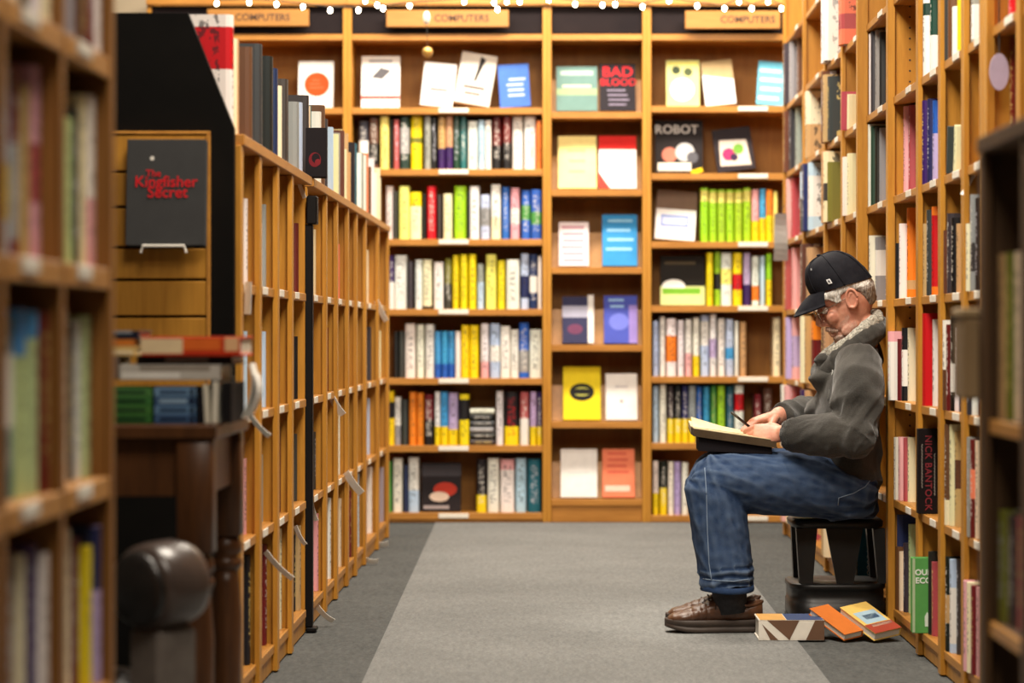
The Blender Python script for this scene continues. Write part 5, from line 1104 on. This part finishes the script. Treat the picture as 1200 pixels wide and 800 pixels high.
# draw cord and zip
cordp = [P(975, 424, 7.61), P(977, 440, 7.595), P(976, 455, 7.60), P(972, 470, 7.61)]
bvj = BVHTree.FromPolygons([v.co for v in jme.vertices], [tuple(p.vertices) for p in jme.polygons])
def ray(px, py, bv):
    d = P(px, py, 8.0)-Vector((0, 0, CH)); h = bv.ray_cast(Vector((0, 0, CH)), d.normalized()); return h[0], h[1]
def on_surface(pix, bv, lift=.001):
    out = []
    for (ax_, ay_), (bx_, by_) in zip(pix[:-1], pix[1:]):
        n = max(2, int(math.hypot(bx_-ax_, by_-ay_)/4))
        for i in range(n):
            h, nn = ray(ax_+(bx_-ax_)*i/n, ay_+(by_-ay_)*i/n, bv)
            if h is not None and (not out or (h-out[-1]).length < .05): out.append(h+nn*lift)
    h, nn = ray(*pix[-1], bv)
    if h is not None: out.append(h+nn*lift)
    return out
M_cord = newmat('pale_cord', (0.30, 0.30, 0.28), 0.8)
c_ = on_surface([(975, 426), (977, 440), (976, 455), (971, 468)], bvj, .002)
if len(c_) > 2: MB().tube(c_, .0022, 6).build('draw_cord', M_cord, jacket, True)
c_ = on_surface([(1010, 398), (1000, 420), (985, 445), (978, 465)], bvj, .001)
if len(c_) > 2: MB().tube(c_, .003, 6).build('armhole_seam', M_jack, jacket, True)

# ---- jeans
M_jean = newmat('blue_denim', (0.03, 0.055, 0.12), 0.85, 0, 0.2)
v = mapped(M_jean); f1 = noise_(M_jean, v, 12, 4, .65); f2 = noise_(M_jean, v, 420, 2, .7); wv = nd(M_jean, 'ShaderNodeTexWave'); wv.inputs['Scale'].default_value = 160; wv.inputs['Distortion'].default_value = 2; ln(M_jean, v, wv.inputs[0])
geo = nd(M_jean, 'ShaderNodeNewGeometry'); pt = ramp(M_jean, geo.outputs['Pointiness'], [(.49, (0, 0, 0)), (.56, (1, 1, 1))])
k = math_(M_jean, 'ADD', math_(M_jean, 'MULTIPLY', f1, .6), math_(M_jean, 'MULTIPLY', f2, .4))
c1 = ramp(M_jean, k, [(.28, (0.009, 0.021, 0.056)), (.55, (0.022, 0.047, 0.112)), (.85, (0.060, 0.105, 0.200))])
ln(M_jean, mix(M_jean, math_(M_jean, 'MULTIPLY', pt, .55), c1, (0.22, 0.30, 0.42)), bsdf(M_jean).inputs['Base Color']); bump(M_jean, f2, .35, .002)
jn = MB()
jn.tube([Vector((.860, 7.75, .328)), Vector((.860, 7.75, .345)), Vector((.856, 7.75, .42)), Vector((.856, 7.75, .50))], [(.090, .14), (.106, .17), (.110, .19), (.095, .17)], 24, hint=(1, 0, 0))
for a, b, c in ((L_hip, L_kn, L_an), (R_hip, R_kn, R_an)):
    k0 = b+Vector((-.010, 0, .002))
    jn.tube([a+Vector((.012, 0, -.004)), a.lerp(b, .2), a.lerp(b, .5), a.lerp(b, .8), b+Vector((.02, 0, .004))], [(.092, .10), (.098, .10), (.098, .095), (.090, .09), (.080, .085)], 20, round_ends=True)
    jn.tube([k0+Vector((.028, 0, .012)), k0+Vector((.012, 0, -.03)), b.lerp(c, .28), b.lerp(c, .6), b.lerp(c, .88), c+Vector((-.002, 0, .004))], [(.078, .074), (.092, .085), (.086, .083), (.083, .082), (.080, .080), (.0775, .078)], 20, hint=(1, 0, 0))
nme = remeshed(jn, .0050, 4, .5)
def jfold(c, n):
    k = .003*noise.noise(c*14)+.002*noise.noise(c*36); best = None
    for a, b, cc in ((L_hip, L_kn, L_an), (R_hip, R_kn, R_an)):
        d1, t1 = seg(c, a, b); d2, t2 = seg(c, b, cc)
        if best is None or min(d1, d2) < best[0]: best = (min(d1, d2), a, b, cc, d1, t1, d2, t2)
    _, a, b, cc, d1, t1, d2, t2 = best
    w2 = 1/(1+math.exp(max(-40, min(40, (d2-d1)/.012))))
    u, an, L = limb_uv(c, b, cc); k2 = .0125*crease(u*7+an*.9, an*.8, 1.7)*(.45+.55*sstep(.5, 1, t2)+.5*(1-sstep(0, .3, t2)))
    if t2 > .80: k2 += .003*math.sin(t2*70+noise.noise(c*12)*4)
    u, an, L = limb_uv(c, a, b); k1 = .0125*crease(u*5-an*1.1, an*.7, 5.2)*(.5+.6*sstep(.65, 1, t1)+.7*(1-sstep(0, .4, t1)))
    return k+w2*k2+(1-w2)*k1
displace(nme, jfold)
nme.materials.append(M_jean); jeans = obj('jeans', nme, person, label='blue denim jeans')
bvn = BVHTree.FromPolygons([v.co for v in nme.vertices], [tuple(p.vertices) for p in nme.polygons])
M_st = newmat('pale_stitching', (0.20, 0.27, 0.38), 0.9)
for pix in ([(822, 532), (835, 533), (870, 536), (910, 540), (950, 549), (985, 560), (1005, 575)], [(826, 548), (828, 580), (829, 620), (831, 660), (834, 680)], [(982, 592), (983, 583), (1000, 578), (1014, 570), (1020, 562)], [(824, 678), (840, 680), (860, 681), (880, 678)]):
    c_ = on_surface(pix, bvn, .0004)
    if len(c_) > 2: MB().tube(c_, .0017, 5).build('seam', M_st, jeans, True)
# hem cuffs: the open leg end, dark inside
M_in = newmat('dark_inside', (0.012, 0.014, 0.02), 0.9)
M_sock = noisy('dark_sock', (0.010, 0.010, 0.013), (0.02, 0.02, 0.024), 90, 0.9, .4, 200, bdist=.001)
for c in (L_an, R_an):
    m = MB(); R = []
    for r_, z in ((.0785, .012), (.0805, -.002), (.079, -.006), (.070, -.004), (.068, .010)):
        R.append([c+Vector((-.002+r_*math.cos(2*PI*k/26), r_*math.sin(2*PI*k/26), z+.003*math.sin(2*PI*k/26*2+1))) for k in range(26)])
    m.rings(R, False, closed=True); m.build('hem', M_jean, jeans, True)
    m = MB(); m.tube([c+Vector((.004, 0, .06)), c+Vector((.004, 0, .0)), c+Vector((.006, 0, -.03)), c+Vector((.010, 0, -.070))], [.055, .053, .050, .044], 16); m.build('sock', M_sock, person, True)

# ---- shoes
M_shoe = noisy('brown_leather_shoe', (0.060, 0.024, 0.011), (0.115, 0.050, 0.023), 22, 0.36, .35, 55, bdist=.004)
M_sole = noisy('dark_sole', (0.030, 0.019, 0.013), (0.052, 0.034, 0.024), 20, 0.6)
M_lace = newmat('brown_lace', (0.030, 0.014, 0.008), 0.7)
def shoe(heel, length, rz):
    M = Matrix.Translation(heel) @ Matrix.Rotation(rz, 4, 'Z')          # local x runs from the heel to the toe
    L = length
    T = lambda x, y, z: M @ Vector((x, y, z))
    st = [(.0, .024, .034, .094), (.02, .036, .034, .096), (.05, .040, .032, .086), (.09, .041, .031, .084), (.12, .043, .030, .098), (.15, .046, .029, .098), (.185, .050, .028, .086), (.22, .052, .027, .074), (.255, .050, .026, .062), (.28, .041, .027, .054), (.294, .024, .030, .044)]
    m = MB(); R = []
    for x, w, zb, zt in st:
        ring = []
        for k in range(20):
            a = 2*PI*k/20; c, s = math.cos(a), math.sin(a); e = .62 if s < 0 else .85
            y = w*math.copysign(abs(c)**e, c)*(1 if s < 0 else 1-.25*s*s); z = (zb+zt)/2+(zt-zb)/2*math.copysign(abs(s)**.8, s)
            ring.append(T(x*L/.294, y, z))
        R.append(ring)
    m.rings(R); me = remeshed(m, .003, 4, .5)
    inv = M.inverted()
    def sd(c, n):
        q = inv @ c; k = .0012*noise.noise(c*50)
        u = q.x*.294/L
        if .17 < u < .235 and q.z > .04: k -= .0016*max(0, math.sin((u-.17)*260+q.y*14))
        k -= .0028*math.exp(-((q.z-(.068-.09*(u-.2))-.0*u)/.0022)**2)*(1 if u > .19 else 0)     # apron seam
        k += .0016*math.exp(-((u-.085)/.003)**2)
        return k
    displace(me, sd); me.materials.append(M_shoe)
    o = obj('shoe', me, person, label='brown leather lace-up shoe')
    ms = MB(); R = []
    so = [(-.004, .020), (.004, .032), (.03, .040), (.07, .043), (.12, .044), (.16, .049), (.20, .054), (.24, .054), (.275, .044), (.296, .028), (.303, .012)]
    outl = [(x, w) for x, w in so]+[(x, -w) for x, w in reversed(so)]
    def ring(z, k, lift): return [T(x*L/.294*1.0, w*k, z+(lift*max(0, (x-.20)/.10)**2)+(0)) for x, w in outl]
    ms.rings([ring(.0012, .96, .016), ring(.004, 1.0, .015), ring(.014, 1.0, .012), ring(.015, .96, .012), ring(.021, .97, .008), ring(.022, 1.0, .008), ring(.036, .99, .002), ring(.038, .94, .002)])
    ms.build('sole', M_sole, o, True)
    # tongue, collar rim, laces
    MB().tube([T(.10*L/.294, -.020, .092), T(.112*L/.294, 0, .108), T(.10*L/.294, .020, .092)], [.004, .006, .004], 8, round_ends=True).build('tongue', M_shoe, o, True)
    rim = [T((.055+.056*math.cos(a))*L/.294, .037*math.sin(a), .088+.006*abs(math.cos(a))+.004*math.cos(a)-.008*(abs(math.sin(a)))) for a in [2*PI*k/24 for k in range(24)]]
    MB().tube(rim, .0042, 8, closed=True).build('collar_rim', M_shoe, o, True)
    for i in range(4):
        x = (.120+.020*i)*L/.294; zt = .103-.0035*i-.0022*i*i*.4
        MB().tube([T(x, -.026, zt-.016), T(x+.004, -.012, zt-.001), T(x+.006, 0, zt+.002), T(x+.004, .012, zt-.001), T(x, .026, zt-.016)], .0022, 6).build('lace', M_lace, o, True)
    for s in (-1, 1):
        MB().tube([T(.128*L/.294, 0, .105), T(.140*L/.294, s*.018, .114), T(.150*L/.294, s*.036, .102), T(.138*L/.294, s*.028, .096), T(.128*L/.294, s*.004, .103)], .0019, 6).build('lace_bow', M_lace, o, True)
        MB().tube([T(.128*L/.294, s*.004, .104), T(.145*L/.294, s*.026, .098), T(.150*L/.294, s*.046, .070)], .0019, 6).build('lace_end', M_lace, o, True)
shoe(Vector(((893-VX)*7.58/F, 7.58, 0.0012)), .280, PI+0.04)
shoe(Vector((R_an.x+.096, 7.71, 0.0012)), .275, PI-0.02)

# ------------------------------------------------------------------ notebook and pen
nbk = thing('notebook', 'open notebook with brown cover and cream pages on the lap', 'notebook', P(813, 511, 7.545))
o = P(813, 511, 7.545)
M_ncov = noisy('brown_card', (0.050, 0.032, 0.016), (0.085, 0.056, 0.030), 14, 0.7, spec=0.2)
M_npag = noisy('cream_pages', (0.50, 0.40, 0.22), (0.62, 0.51, 0.31), 18, 0.8)
e = P(911, 525, 7.545)-o; ex = e.normalized(); Ln = e.length
def slab(nm, mat, par, y0, y1, z0, z1, lift0, lift1, n=8, x0=0.0, x1=1.0, bow=0.0):
    m = MB(); R = []
    for i in range(n+1):
        f = i/n; x = x0+(x1-x0)*f; p = ex*(Ln*x); l = lift0+(lift1-lift0)*f; b = bow*math.sin(PI*f)
        R.append([p+Vector((0, y0, z0)), p+Vector((0, y1, z0+l+b)), p+Vector((0, y1, z1+l+b)), p+Vector((0, y0, z1))])
    m.rings(R).build(nm, mat, par)
slab('cover', M_ncov, nbk, 0, .16, 0, .004, .0, .0)
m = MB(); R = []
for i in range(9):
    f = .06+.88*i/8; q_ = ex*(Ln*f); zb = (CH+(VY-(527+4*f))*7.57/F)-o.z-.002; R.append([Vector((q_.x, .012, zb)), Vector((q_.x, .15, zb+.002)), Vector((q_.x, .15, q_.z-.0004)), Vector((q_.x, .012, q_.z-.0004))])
m.rings(R).build('gap_shade_under_cover', newmat('gap_shade_black', (0.012, 0.010, 0.012), 0.8, 0, 0.1), nbk)  # added dark wedge standing in for the shade between notebook and thigh
slab('page_block', M_ncov, nbk, .002, .158, .0042, .022, 0, 0, x0=.0, x1=.99)
slab('page', M_npag, nbk, .002, .158, .0222, .0245, 0, 0, x0=0, x1=.99)
slab('page_block', M_npag, nbk, .160, .32, .004, .022, .014, .0, bow=.003)
slab('cover', M_ncov, nbk, .160, .322, -.001, .0038, .014, .0, bow=.003)
slab('page', M_npag, nbk, .06, .159, .0247, .0262, .026, -.002, x1=.72)
pt, pg = P(857, 483, 7.60), P(886, 506, 7.64)
d = (pg-pt); t = thing('pen', 'slim black pen held over the notebook page', 'pen', pt)
MB().tube([Vector((0, 0, 0)), d*.06, d*.75], [.0032, .0042, .0042], 10).build('barrel', newmat('pen_black', (0.01, 0.01, 0.012), 0.25), t, True)
MB().tube([d*.7505, d*.93, d], [.0041, .0022, .0006], 10).build('tip', newmat('pen_metal', (0.5, 0.42, 0.28), 0.3, 0.8), t, True)
MB().tube([d*.02+Vector((0, -.005, .002)), d*.25+Vector((0, -.006, .002))], .001, 6).build('clip', newmat('pen_clip', (0.4, 0.4, 0.4), 0.3, 0.8), t, True)
